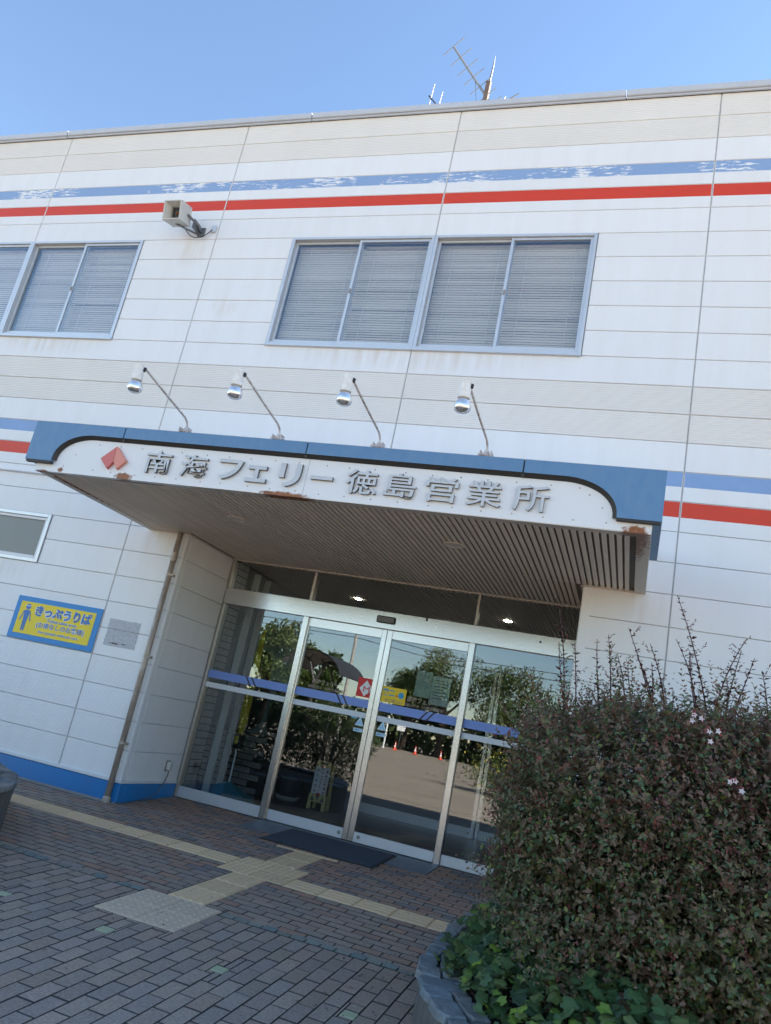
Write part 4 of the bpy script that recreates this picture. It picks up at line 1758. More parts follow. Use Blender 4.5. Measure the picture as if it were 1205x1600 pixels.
mb.tube([(8.78, 2.5, 11.32), (8.80, 2.5, 11.52)], .006, 5)
mb.build('folded_element', MT['antenna'], an)
an2 = thing('small_antenna', 'small antenna of two upright rods on the roof left of the yagi', 'antenna', (7.6, 2.5, 8.70))
mb = MB()
mb.tube([(7.60, 2.5, 8.70), (7.60, 2.5, 11.45)], .02, 6)
mb.build('mast', MT['antenna'], an2)
mb = MB()
mb.tube([(7.455, 2.5, 11.66), (7.69, 2.5, 11.38)], .012, 6)
mb.build('boom', MT['steel_dark'], an2)
mb = MB()
mb.tube([(7.49, 2.5, 11.25), (7.515, 2.5, 11.90)], .007, 5)
mb.build('rod', MT['antenna'], an2)
mb = MB()
mb.tube([(7.665, 2.5, 11.25), (7.69, 2.5, 11.72)], .007, 5)
mb.build('rod', MT['antenna'], an2)


# ------------------------------------------------------------------ planters
def outline_right():
    """outer edge of the coping, counter-clockwise seen from above, starting at the far left"""
    pts = []
    x0, x1, y0, y1 = 10.80, 15.2, -4.35, -.62
    for i in range(6):
        t = math.pi / 2 * i / 5
        pts.append((x0 + .30 - .30 * math.sin(t), y1 - .30 + .30 * math.cos(t)))
    pts.append((x0 - .015, -1.6))
    pts.append((x0, -2.35))
    for i in range(1, 12):
        t = math.pi / 2 * i / 11
        pts.append((x0 + 1.9 - 1.9 * math.cos(t), -2.35 - 2.0 * math.sin(t)))
    pts += [(x1, y0), (x1, y1), ]
    return pts


def resample(pts, step, closed=True):
    P_ = [Vector((p[0], p[1])) for p in pts]
    if closed:
        P_.append(P_[0])
    out = []
    for a, b_ in zip(P_[:-1], P_[1:]):
        n = max(1, int((b_ - a).length / step))
        for i in range(n):
            out.append(a.lerp(b_, i / n))
    return out


def inset(pts, d):
    n = len(pts)
    out = []
    for i in range(n):
        t = (pts[(i + 1) % n] - pts[i - 1]).normalized()
        nrm = Vector((-t.y, t.x))
        out.append(pts[i] + nrm * d)
    return out


def planter(t, pts, ztop, seed, cop_w=.25, wall_mat=None):
    R_ = random.Random(seed)
    o = resample(pts, .06)
    n = len(o)
    inn = inset(o, .025)
    mb = MB()
    zb = -.45
    lev = [zb, zb + .12, ztop - .16, ztop - .09, ztop - .035]
    V = []
    for li, z in enumerate(lev):
        for i, p in enumerate(inn):
            j = R_.uniform(-.006, .006)
            nn = (p - o[i]).normalized()
            V.append((p.x + nn.x * j, p.y + nn.y * j, z))
    F = []
    for li in range(len(lev) - 1):
        for i in range(n):
            F.append((li * n + i, li * n + (i + 1) % n, (li + 1) * n + (i + 1) % n, (li + 1) * n + i))
    mb.mesh(V, F)
    mb.build('planter_wall', MT['wall_stone'], t)
    soil_pts = inset(o, cop_w - .02)
    mb = MB()
    mb.face([(p.x, p.y, ztop - .05) for p in soil_pts])
    mb.build('soil', MT['soil'], t)
    # coping stones: uneven slabs in two rings
    length = [0]
    for i in range(n):
        length.append(length[-1] + (o[(i + 1) % n] - o[i]).length)
    tot = length[-1]
    def at(s, d):
        s = s % tot
        i = max(0, min(n - 1, int(np.searchsorted(length, s, 'right')) - 1))
        f_ = (s - length[i]) / max(1e-6, length[i + 1] - length[i])
        a, b_ = o[i], o[(i + 1) % n]
        tt = (o[(i + 1) % n] - o[i - 1]).normalized()
        p = a.lerp(b_, f_)
        return p + Vector((-tt.y, tt.x)) * d
    count = 0
    s = 0
    while s < tot - .1:
        L_ = R_.uniform(.11, .26)
        mid = cop_w * R_.uniform(.42, .66)
        spans = [(0, mid, 0), (mid, cop_w, R_.uniform(-.05, .05))] if R_.random() < .8 else [(0, cop_w, 0)]
        for (d0, d1, sh) in spans:
            g_ = .006
            nx = 4
            top, bot = [], []
            zz = ztop + R_.uniform(-.006, .006)
            oj = R_.uniform(-.018, .012) if d0 == 0 else 0
            for k in range(nx + 1):
                u = s + g_ + sh + (L_ - 2 * g_) * k / nx
                top.append(at(u, d0 + g_ + oj + R_.uniform(-.006, .006) + (.012 if k in (0, nx) else 0)))
            for k in range(nx, -1, -1):
                u = s + g_ + sh + (L_ - 2 * g_) * k / nx
                top.append(at(u, d1 - g_ + R_.uniform(-.005, .005) - (.010 if k in (0, nx) else 0)))
            m_ = len(top)
            cen = sum(top, Vector((0, 0))) / m_
            mb = MB()
            V = [(p.x, p.y, ztop - .038) for p in top]
            V += [(p.x, p.y, zz - .010 + R_.uniform(-.002, .002)) for p in top]
            V += [(cen.x + (p.x - cen.x) * .90, cen.y + (p.y - cen.y) * .90, zz + R_.uniform(-.0035, .0035)) for p in top]
            V.append((cen.x, cen.y, zz + R_.uniform(-.002, .004)))
            F = []
            for lv in (0, 1):
                F += [(lv * m_ + i, lv * m_ + (i + 1) % m_, (lv + 1) * m_ + (i + 1) % m_, (lv + 1) * m_ + i) for i in range(m_)]
            F += [(2 * m_ + i, 2 * m_ + (i + 1) % m_, 3 * m_) for i in range(m_)]
            mb.mesh(V, F)
            tone = R_.uniform(.72, 1.25)
            wm = R_.uniform(0, 1)
            col = tuple(tone * (a * (1 - wm) + b_ * wm) for a, b_ in zip((.19, .235, .255), (.235, .235, .22)))
            mb.c = [col] * len(mb.v)
            mb.build('coping_stone', MT['slate'], t)
            count += 1
        s += L_
    return count


pt = thing('stone_planter', 'rounded raised stone planter with slate coping holding the flowering shrub and ivy', 'planter', (12.6, -2.4, -.12))
PO = outline_right()
planter(pt, PO, .10, 4)
pl = thing('stone_planter', 'grey stone planter at the far left cut by the picture edge', 'planter', (5.79, -2.89, -.15))
lp = [(5.79 + 1.70 * math.cos(a), -2.89 + 1.70 * math.sin(a)) for a in np.linspace(0, 2 * math.pi, 44)[:-1]]
lp = lp[::1]
planter(pl, lp, .29, 9)


# ------------------------------------------------------------------ leaves
def leaf_cloud(name, pos, axis, nrm, length, width, cols, material, parent=None, fold=.35):
    """many folded four-point leaves as one mesh"""
    pos = np.asarray(pos, np.float32)
    ax = np.asarray(axis, np.float32)
    ax /= np.linalg.norm(ax, axis=1, keepdims=True) + 1e-9
    nr = np.asarray(nrm, np.float32)
    nr = nr - ax * (nr * ax).sum(1, keepdims=True)
    nr /= np.linalg.norm(nr, axis=1, keepdims=True) + 1e-9
    sd = np.cross(ax, nr)
    n = len(pos)
    L_ = np.asarray(length, np.float32).reshape(-1, 1)
    W_ = np.asarray(width, np.float32).reshape(-1, 1)
    v = np.empty((n, 4, 3), np.float32)
    v[:, 0] = pos
    v[:, 1] = pos + ax * L_ * .42 + sd * W_ * .5 + nr * W_ * fold * .5
    v[:, 2] = pos + ax * L_ - nr * L_ * .12
    v[:, 3] = pos + ax * L_ * .42 - sd * W_ * .5 + nr * W_ * fold * .5
    o = np.array(ORG.get(parent.name, (0, 0, 0)) if parent else (0, 0, 0), np.float32)
    v -= o
    me = bpy.data.meshes.new(name)
    me.vertices.add(n * 4)
    me.vertices.foreach_set('co', v.ravel())
    idx = np.arange(n, dtype=np.int32).reshape(-1, 1) * 4
    tri = np.concatenate([idx + np.array([0, 1, 2], np.int32), idx + np.array([0, 2, 3], np.int32)], 1).ravel()
    me.loops.add(n * 6)
    me.loops.foreach_set('vertex_index', tri)
    me.polygons.add(n * 2)
    me.polygons.foreach_set('loop_start', np.arange(0, n * 6, 3, dtype=np.int32))
    me.polygons.foreach_set('loop_total', np.full(n * 2, 3, np.int32))
    at = me.color_attributes.new('col', 'FLOAT_COLOR', 'POINT')
    c = np.ones((n, 4, 4), np.float32)
    c[:, :, :3] = np.asarray(cols, np.float32)[:, None, :]
    at.data.foreach_set('color', c.ravel())
    me.materials.append(material)
    me.update()
    me.validate()
    return link(name, me, parent)


rng = np.random.default_rng(7)
SH_C = np.array([12.88, -2.42, .78])
SH_R = np.array([1.70, 1.14, .93])


def shrub_r(d):
    """radius multiplier of the shrub surface in direction d (unit, scaled space)"""
    x, y, z = d[:, 0], d[:, 1], d[:, 2]
    e = 2.9
    r = (np.abs(x) ** e + np.abs(y) ** e + np.abs(z) ** e) ** (-1 / e)
    b = .075 * np.sin(5.1 * x + 2.3 * z + 1.0) * np.cos(4.3 * z - 2.2 * y) + .045 * np.sin(9 * x - 7 * z + 3 * y) + .03 * np.sin(15 * z + 11 * x + 2)
    return r * (1 + b)


shrub = thing('flowering_shrub', 'large dark bronze-green shrub with pink sepals and long shoots in front of the doors', 'shrub', (12.86, -2.42, .05))
# main stems
mb = MB()
rr = random.Random(2)
for i in range(46):
    a = rr.uniform(0, 2 * math.pi)
    bx, by = 12.86 + rr.uniform(-1.0, 1.2), -2.42 + rr.uniform(-.5, .5)
    ex = SH_C[0] + math.cos(a) * SH_R[0] * rr.uniform(.3, .9)
    ey = SH_C[1] + math.sin(a) * SH_R[1] * rr.uniform(.3, .9)
    ez = SH_C[2] + rr.uniform(-.3, .85) * SH_R[2]
    mb.tube([(bx, by, .03), ((bx * 2 + ex) / 3, (by * 2 + ey) / 3, .03 + (ez) * .45), (ex, ey, ez)], [.012, .008, .004], 5)
mb.build('stem', MT['stem'], shrub)
# twigs with leaves
NT = 36000
d = rng.normal(size=(NT, 3))
d /= np.linalg.norm(d, axis=1, keepdims=True)
# favour the sides that can be seen
keep = (d[:, 1] < .7) | (rng.random(NT) < .6)
d = d[keep]
NT = len(d)
rs = shrub_r(d) * np.where(rng.random(NT) < .55, rng.uniform(.90, 1.02, NT), rng.uniform(.40, .92, NT))
root = SH_C + d * rs[:, None] * SH_R * .93
keep = (root[:, 2] > .06) & ~((root[:, 2] < .55) & (root[:, 0] < 11.28 + (.55 - root[:, 2]) * .85))
root, d, rs = root[keep], d[keep], rs[keep]
NT = len(root)
out = d / SH_R
out /= np.linalg.norm(out, axis=1, keepdims=True)
tw = out * .75 + rng.normal(size=(NT, 3)) * .42 + np.array([0, 0, .38])
tw /= np.linalg.norm(tw, axis=1, keepdims=True)
tl = np.where(rng.random(NT) < .13, rng.uniform(.20, .34, NT), rng.uniform(.08, .20, NT))
pos, axs, nrs, lens, wids, cls = [], [], [], [], [], []
GA = np.array([0.144, 0.184, 0.076])
GB = np.array([0.23, 0.136, 0.096])     # bronze
GC = np.array([0.201, 0.243, 0.063])     # fresh
GD = np.array([0.108, 0.174, 0.083])
GR = np.array([.155, .050, .035])
NL = 9
tone = rng.random(NT)
hue = .5 + .5 * np.sin(root[:, 0] * 3.1 + root[:, 2] * 2.7 + 1.2) * np.cos(root[:, 1] * 2.5 + root[:, 2] * 4.0)
for k in range(NL):
    t = (k + 1) / NL
    p = root + tw * (tl * t)[:, None]
    ang = k * math.pi / 2 + rng.uniform(-.5, .5, NT)
    ref = np.where(np.abs(tw[:, 2:3]) < .9, np.array([[0, 0, 1.]]), np.array([[1., 0, 0]]))
    a = np.cross(tw, ref)
    a /= np.linalg.norm(a, axis=1, keepdims=True)
    b_ = np.cross(tw, a)
    side = a * np.cos(ang)[:, None] + b_ * np.sin(ang)[:, None]
    ax = side * .85 + tw * .55 + rng.normal(size=(NT, 3)) * .15
    pos.append(p)
    axs.append(ax)
    nrs.append(tw * .8 + np.array([0, 0, .5]) + rng.normal(size=(NT, 3)) * .3)
    s_ = (1 - .45 * t ** 2) * rng.uniform(.75, 1.2, NT)
    lens.append(.040 * s_)
    wids.append(.023 * s_)
    up = np.clip((root[:, 2] - .5) / 1.2, 0, 1)
    mixb = np.clip(  .20 + .45 * hue + .25 * t * (rng.random(NT) < .7) + .38 * up + rng.normal(size=NT) * .18, 0, 1)[:, None]
    c = GA * (1 - mixb) + GB * mixb
    fresh = (rng.random(NT) < .10 + .12 * (1 - up)) & (tone > .35)
    c = np.where(fresh[:, None], GC * rng.uniform(.6, 1.0, (NT, 1)), c)
    dk = rng.random(NT) < .2
    c = np.where(dk[:, None], GD, c)
    rd = rng.random(NT) < .016
    c = np.where(rd[:, None], GR, c)
    c = c * rng.uniform(.75, 1.3, (NT, 1))
    cls.append(c)
# loose tufts standing out of the top and the flanks
for i in range(820):
    dd_ = rng.normal(size=3) * np.array([1, .9, .6]) + np.array([0, -.25, .55])
    dd_ /= np.linalg.norm(dd_)
    p0 = SH_C + dd_ * shrub_r(dd_[None])[0] * SH_R * .95
    if p0[2] < .5:
        continue
    g_ = dd_ * .5 + np.array([0, 0, .9]) + rng.normal(size=3) * .35
    g_ /= np.linalg.norm(g_)
    Lt = rng.uniform(.10, .32) * (1.0 if dd_[2] > .5 else .7)
    bnd = rng.normal(size=3) * .06
    nn = int(Lt / .016)
    for k in range(nn):
        t = (k + 1) / nn
        p = p0 + g_ * Lt * t + bnd * t * t
        for sg_ in (-1, 1):
            a_ = k * 1.57 + rng.uniform(-.6, .6)
            pos.append((p)[None])
            axs.append(np.array([[math.cos(a_) * sg_, math.sin(a_) * sg_, .5]]) + g_[None] * .5)
            nrs.append(g_[None] + rng.normal(size=(1, 3)) * .3)
            sz_ = rng.uniform(.6, 1.15) * (1.05 - .5 * t)
            lens.append(np.array([.042 * sz_]))
            wids.append(np.array([.022 * sz_]))
            w_ = rng.random()
            cls.append(((GB * 1.05 if w_ < .5 else (GR * .9 if w_ < .62 else GA)) * rng.uniform(.7, 1.3))[None])
leaf_cloud('foliage', np.concatenate(pos), np.concatenate(axs), np.concatenate(nrs), np.concatenate(lens), np.concatenate(wids), np.concatenate(cls), MT['leaf'], shrub)
shr = bpy.data.objects['foliage']
# twig wood
mb = MB()
for i in range(0, NT, 9):
    p0, p1 = root[i], root[i] + tw[i] * tl[i]
    mb.tube([p0, p1], [.0022, .0012], 3, cap=False)
stuff(mb.build('twig', MT['stem'], shrub))
# pink sepal clusters
pos, axs, nrs, lens, wids, cls = [], [], [], [], [], []
NC = 330
dd = rng.normal(size=(NC * 3, 3))
dd /= np.linalg.norm(dd, axis=1, keepdims=True)
dd = dd[(dd[:, 1] < .3) & (dd[:, 2] > -.35 + .3 * rng.random(NC * 3))][:NC]
base = SH_C + dd * (shrub_r(dd) * .99)[:, None] * SH_R
for i in range(len(base)):
    kf = rng.integers(3, 9)
    col = np.array([.36, .13, .13]) * rng.uniform(.6, 1.2) + np.array([.03, .02, .012])
    for q in range(kf):
        cc = base[i] + rng.normal(size=3) * .016
        for s_ in range(4):
            a = rng.normal(size=3) + np.array([0, -.4, .3])
            pos.append(cc)
            axs.append(a)
            nrs.append(rng.normal(size=3))
            lens.append(rng.uniform(.010, .017))
            wids.append(.006)
            cls.append(col * rng.uniform(.8, 1.25))
leaf_cloud('sepal', pos, axs, nrs, lens, wids, cls, MT['petal'], shrub)
stuff(bpy.data.objects['sepal'])
# long shoots rising above the mass
SHOOT = [((12.008, 2.422), (12.267, 1.60)), ((11.743, 2.173), (11.99, 1.55)), ((11.627, 2.112), (11.70, 1.5)), ((11.562, 2.073), (11.66, 1.5)),
         ((11.879, 2.095), (12.03, 1.55)), ((12.026, 2.146), (12.19, 1.55)), ((12.423, 2.215), (12.27, 1.55)), ((12.397, 2.136), (12.31, 1.55)),
         ((12.514, 2.034), (12.575, 1.6)), ((11.298, 2.254), (11.42, 1.35)), ((11.427, 2.037), (11.50, 1.45)), ((11.762, 1.941), (11.88, 1.5)),
         ((11.695, 1.994), (11.77, 1.5)), ((12.109, 2.089), (12.22, 1.55)), ((11.33, 2.02), (11.48, 1.4)), ((11.90, 1.98), (11.93, 1.55)), ((12.33, 1.95), (12.30, 1.55)),
         ((11.23, 1.75), (11.36, 1.3)), ((11.81, 2.0), (11.94, 1.55)), ((12.47, 2.10), (12.33, 1.6))]
for i, (tp, bt) in enumerate(SHOOT):
    R2 = np.random.default_rng(100 + i)
    yb = -2.4 + R2.uniform(-.06, .06)
    p0 = np.array([bt[0], yb, bt[1]])
    p2 = np.array([tp[0], -2.4, tp[1]])
    bend = R2.uniform(-.07, .07)
    p1 = (p0 + p2) / 2 + np.array([(p2[0] - p0[0]) * -.12 + bend, 0, .02])
    curve = [(1 - t) ** 2 * p0 + 2 * t * (1 - t) * p1 + t * t * p2 for t in np.linspace(0, 1, 9)]
    mb = MB()
    mb.tube(curve, [.0062 - .0042 * k / 8 for k in range(9)], 5)
    sh_o = mb.build('shoot', MT['stem'], shrub)
    pos, axs, nrs, lens, wids, cls = [], [], [], [], [], []
    Lc = float(np.linalg.norm(p2 - p0))
    m_ = int(Lc / .030)
    for k in range(m_):
        t = .10 + .9 * k / m_
        p = (1 - t) ** 2 * p0 + 2 * t * (1 - t) * p1 + t * t * p2
        for sgn in (-1, 1):
            if R2.random() < .22:
                continue
            ang = k * 1.57 + R2.uniform(-.4, .4)
            sd = np.array([math.cos(ang) * sgn, math.sin(ang) * sgn, .45 + R2.uniform(-.2, .4)])
            pos.append(p)
            axs.append(sd)
            nrs.append(np.array([0, -.2, 1]) + R2.normal(size=3) * .4)
            s_ = R2.uniform(.6, 1.15) * (1.05 - .5 * t)
            lens.append(.054 * s_)
            wids.append(.026 * s_)
            cls.append((np.array([.075, .030, .026]) if R2.random() < .75 else np.array([.035, .045, .025])) * R2.uniform(.7, 1.3))
        if R2.random() < .26 and t > .30:
            q = p + R2.normal(size=3) * .006
            side = np.array([R2.uniform(-1, 1), R2.uniform(-.6, .3), .8])
            for z in range(R2.integers(5, 15)):
                pos.append(q + side * .007 * z)
                axs.append(R2.normal(size=3) + side)
                nrs.append(R2.normal(size=3))
                lens.append(.018)
                wids.append(.008)
                cls.append(np.array([.13, .042, .036]) * R2.uniform(.7, 1.2))
    leaf_cloud('shoot_leaves', pos, axs, nrs, lens, wids, cls, MT['leaf'], sh_o)
# white star flowers
for (x, y, z) in ((12.178, -3.46, 1.531), (12.289, -3.50, 1.344), (12.10, -3.42, 1.60), (12.50, -3.46, 1.50)):
    R2 = np.random.default_rng(int(x * 1000))
    pos, axs, nrs, lens, wids, cls = [], [], [], [], [], []
    for fl_ in range(3):
        c0 = np.array([x, y, z]) + R2.normal(size=3) * .022
        for q in range(5):
            a = q * 2 * math.pi / 5 + R2.uniform(-.2, .2)
            pos.append(c0)
            axs.append(np.array([math.cos(a), -.35, math.sin(a)]))
            nrs.append(np.array([0, -1, .2]))
            lens.append(.016)
            wids.append(.010)
            cls.append(np.array([.78, .72, .74]))
        for q in range(5):
            pos.append(c0 + R2.normal(size=3) * .01)
            axs.append(R2.normal(size=3))
            nrs.append(R2.normal(size=3))
            lens.append(.018)
            wids.append(.007)
            cls.append(np.array([.40, .10, .12]))
    leaf_cloud('flower', pos, axs, nrs, lens, wids, cls, MT['petal'], shrub)

# ------------------------------------------------------------------ ivy
ivy = thing('ivy', 'green ivy spreading over the planter bed and slate coping below the shrub', 'ivy', (11.2, -2.6, .08))
def ivy_mesh(seed, col):
    R2 = random.Random(seed)
    ang = [-150, -118, -95, -62, -32, 0, 32, 62, 95, 118, 150]
    rr_ = [.46, .62, .54, .78, .66, 1.0, .66, .78, .54, .62, .46]
    mb = MB()
    V = [(0, 0, 0)]
    C = []
    for a, r_ in zip(ang, rr_):
        r_ *= R2.uniform(.9, 1.1)
        a = rad(a + R2.uniform(-5, 5))
        x, y = r_ * math.sin(a), r_ * math.cos(a)
        V.append((x * .62, y * .62 + .0, -.10 * r_ * r_ + .10 * abs(x) * .6 + R2.uniform(-.03, .03)))
    V.append((0, -.10, .0))
    F = [(0, i, i + 1) for i in range(1, 11)] + [(0, 11, 12), (0, 12, 1)]
    F = [tuple(reversed(f)) for f in F]
    mb.mesh(V, F)
    mb.c = [tuple(c * 1.35 for c in col)] + [col] * 12
    return mb.data('leaf', [MT['ivy']])
DARK = [(0.046, 0.093, 0.035), (0.058, 0.11, 0.04), (0.079, 0.121, 0.046), (0.042, 0.077, 0.035), (0.091, 0.13, 0.04)]
LIGHT = [(0.117, 0.195, 0.032), (0.16, 0.243, 0.033), (0.09, 0.156, 0.033)]
IV = [ivy_mesh(i, c) for i, c in enumerate(DARK * 2)]
IVL = [ivy_mesh(50 + i, c) for i, c in enumerate(LIGHT * 2)]
R3 = random.Random(21)
OP = [Vector((p[0], p[1])) for p in PO]
samples = []
def bed_depth(x, y):
    """distance inwards from the outer coping edge (rough)"""
    o_ = resample(PO[5:20], .05, closed=False)
    return min((Vector((x, y)) - p).length for p in o_)
tries = 0
oo = resample(PO[5:20], .08, closed=False)
while len(samples) < 2100 and tries < 45000:
    tries += 1
    x = R3.uniform(10.84, 12.2)
    y = R3.uniform(-4.3, -1.0)
    if y < -2.35:
        # inside the round corner?
        ex, ey = (x - 12.70) / 1.9, (y + 2.35) / 2.0
        if x < 12.7 and ex * ex + ey * ey > 1:
            continue
    dd_ = min((Vector((x, y)) - p).length for p in oo)
    lim = .205 + .05 * math.sin(x * 9 + y * 7) + .03 * math.sin(y * 23)
    if dd_ < lim and R3.random() > .035:
        continue
    if dd_ > 1.05:
        continue
    hmax = .10 + .20 * min(1, (dd_ - .1) / .35)
    hmax = max(.03, hmax)
    z = .10 + hmax * (R3.random() ** .7) + .03 * math.sin(9 * x + 5 * y)
    samples.append((x, y, z, dd_))
samples.sort(key=lambda s_: (s_[0] - CAM_C[0]) ** 2 + (s_[1] - CAM_C[1]) ** 2 + (s_[2] - CAM_C[2]) ** 2)
massv = MB()
ind_n = 0
for i, (x, y, z, dd_) in enumerate(samples):
    u, v_ = cam_px(x, y, z)
    light = R3.random() < (.30 if (y < -3.0 and dd_ < .42) else .07)
    me = R3.choice(IVL if light else IV)
    sc_ = R3.uniform(.032, .060) * (.85 if light else 1.05)
    n_ = Vector((R3.gauss(-.18, .38), R3.gauss(-.45, .38), 1)).normalized()
    rot_ = n_.to_track_quat('Z', 'Y').to_matrix().to_4x4() @ Matrix.Rotation(R3.uniform(0, 6.28), 4, 'Z')
    Mx = Matrix.Translation((x - 11.2, y + 2.6, z - .08)) @ rot_ @ Matrix.Scale(sc_ * 1.55, 4)
    if ind_n < 285 and -20 < u < 1225 and v_ < 1615:
        o = bpy.data.objects.new('leaf', me)
        COL.objects.link(o)
        o.parent = ivy
        o.matrix_basis = Mx
        ind_n += 1
    else:
        b0 = len(massv.v)
        for vv in me.vertices:
            p = Mx @ vv.co
            massv.v.append((p.x + 11.2, p.y - 2.6, p.z + .08))
        cd = me.color_attributes['col'].data
        massv.c += [tuple(cd[k].color[:3]) for k in range(len(me.vertices))]
        for pf in me.polygons:
            massv.f.append(tuple(b0 + q for q in pf.vertices))
            massv.m.append(0)
stuff(massv.build('leaf_mass', MT['ivy'], ivy))
mb = MB()
for i in range(60):
    x, y, z, dd_ = R3.choice(samples)
    a = R3.uniform(0, 6.28)
    mb.tube([(x, y, .08), (x + .1 * math.cos(a), y + .1 * math.sin(a), z * .7 + .03), (x + .2 * math.cos(a), y + .2 * math.sin(a), z)], .0028, 4, cap=False)
mb.build('vine', MT['bark'], ivy)

n = 150
fx = np.concatenate([rng.uniform(7.2, 10.7, 90), rng.uniform(10.3, 10.78, 60)])
fy = np.concatenate([rng.uniform(-3.9, .9, 90), rng.uniform(-3.2, -.9, 60)])
fpos = np.stack([fx, fy, np.array([gz(v) for v in fy]) + .006], 1)
fa = rng.normal(size=(n, 3)) * np.array([1, 1, .06])
leaf_cloud('fallen_leaves', fpos, fa, np.tile([0, 0, 1.], (n, 1)), rng.uniform(.012, .034, n), rng.uniform(.008, .018, n), np.array([.12, .075, .04]) * rng.uniform(.3, 1.4, (n, 1)), MT['leaf'])
stuff(bpy.data.objects['fallen_leaves'])

# plants in the left planter, mostly outside the picture
def round_shrub(label, c, r, n, group=None):
    t = thing('round_shrub', label, 'shrub', (c[0], c[1], gz(c[1])), group)
    d_ = rng.normal(size=(n, 3))
    d_ /= np.linalg.norm(d_, axis=1, keepdims=True)
    p_ = np.array(c) + d_ * np.array(r) * (rng.random((n, 1)) ** .33) * (1 + .12 * np.sin(7 * d_[:, :1] + 5 * d_[:, 2:]))
    ok = p_[:, 2] > gz(c[1]) + .05
    p_, d_ = p_[ok], d_[ok]
    m_ = len(p_)
    leaf_cloud('foliage', p_, d_ + rng.normal(size=(m_, 3)) * .7, rng.normal(size=(m_, 3)) + np.array([0, 0, .6]), rng.uniform(.05, .09, m_), rng.uniform(.025, .045, m_), np.array([.05, .075, .03]) * rng.uniform(.5, 1.5, (m_, 1)), MT['leaf'], t)
    mb = MB()
    for k in range(9):
        a = k * .7
        mb.tube([(c[0], c[1], gz(c[1]) - .05), (c[0] + r[0] * .5 * math.cos(a), c[1] + r[1] * .5 * math.sin(a), c[2] + r[2] * .5)], [.03, .008], 5)
    mb.build('stem', MT['bark'], t)
round_shrub('dark green shrub filling the far left stone planter', (5.45, -2.95, .85), (1.05, 1.05, .75), 9000)
round_shrub('broad dark shrub standing in the shade of the forecourt', (5.0, -8.4, .75), (1.15, .9, 1.05), 9000)

# ------------------------------------------------------------------ things behind the glass
bn = thing('banner_stand', 'rolled yellow banner on a pole in a blue water-weighted base behind the left glass panel', 'banner', (7.05, 2.0, zf))
mb = MB()
V = [(6.72, 1.86, zf), (7.38, 1.86, zf), (7.38, 2.22, zf), (6.72, 2.22, zf)]
V += [(6.74, 1.88, zf + .06), (7.36, 1.88, zf + .06), (7.36, 2.2, zf + .06), (6.74, 2.2, zf + .06), (7.02, 2.0, zf + .20), (7.08, 2.0, zf + .20), (7.08, 2.06, zf + .20), (7.02, 2.06, zf + .20)]
F = []
for l in (0, 4):
    F += [(l + k, l + (k + 1) % 4, l + 4 + (k + 1) % 4, l + 4 + k) for k in range(4)]
F.append((8, 9, 10, 11))
mb.mesh(V, F)
mb.build('base', MT['base_blue'], bn)
mb = MB()
mb.tube([(7.05, 2.03, zf + .19), (7.03, 2.03, 2.30)], .013, 8)
mb.build('pole', MT['pole_white'], bn)
mb = MB()
rr = random.Random(8)
pts = [(7.045 - .012 * k / 10 + rr.uniform(-.006, .006), 2.03, .86 + 1.38 * k / 10) for k in range(11)]
mb.tube(pts, [.040, .058, .060, .057, .054, .050, .046, .046, .040, .034, .022], 9)
mb.build('rolled_cloth', MT['banner'], bn, smooth=True)
mb = MB()
mb.box(6.985, 7.105, 1.965, 2.095, .68, .86, bev=.01)
mb.box(7.02, 7.07, 1.960, 1.9648, .735, .83, m=1)
mb.build('strap', [MT['black'], MT['banner']], bn)

def dark_panel(cx, z0, z1, w, label):
    t = thing('dark_board', label, 'board', (cx, 3.04, .87))
    mb = MB()
    p = []
    for k in range(28):
        a = 2 * math.pi * k / 28
        zz = (z0 + z1) / 2 + (z1 - z0) / 2 * math.sin(a)
        taper = .62 + .38 * (1 - (zz - z0) / (z1 - z0))
        p.append((cx + w / 2 * taper * math.copysign(abs(math.cos(a)) ** .8, math.cos(a)), zz))
    mb.prism(p, 3.03, 3.115)
    mb.build('board', MT['black'], t)
    return t
dark_panel(6.62, .90, 2.02, .44, 'tall dark rounded board against the pale wall behind the yellow banner')
dark_panel(7.02, .90, 1.62, .30, 'shorter dark rounded board right of the yellow banner behind the glass')

po = thing('potted_plant', 'leafy potted plant in a dark blue pot with white saucer behind the left door', 'potted plant', (7.27, 3.50, zf))
mb = MB()
mb.lathe([(.13, .045), (.165, .30), (.18, .305), (.18, .33), (.16, .33), (.15, .28)], (7.27, 3.50, zf), 22)
mb.build('pot', MT['pot'], po, smooth=False)
mb = MB()
mb.lathe([(.15, 0), (.185, .05), (.18, .055), (.14, .02)], (7.27, 3.50, zf), 22)
mb.build('saucer', MT['saucer'], po)
mb = MB()
rr = random.Random(12)
pp, aa = [], []
for k in range(16):
    a = rr.uniform(0, 6.28)
    L_ = rr.uniform(.5, 1.25)
    tip = (7.27 + .35 * math.cos(a) * rr.uniform(.3, 1), 3.5 + .3 * math.sin(a), zf + .3 + L_)
    mb.tube([(7.27 + .05 * math.cos(a), 3.5 + .05 * math.sin(a), zf + .28), (7.27 + .15 * math.cos(a), 3.5 + .12 * math.sin(a), zf + .3 + L_ * .6), tip], .008, 5)
    for q in range(26):
        t = rr.uniform(.35, 1)
        pp.append((7.27 + (tip[0] - 7.27) * t + rr.uniform(-.05, .05), 3.5 + (tip[1] - 3.5) * t + rr.uniform(-.05, .05), zf + .3 + L_ * t))
        aa.append((rr.uniform(-1, 1), rr.uniform(-1, 1), rr.uniform(-.6, .6)))
mb.build('stem', MT['bark'], po)
npp = len(pp)
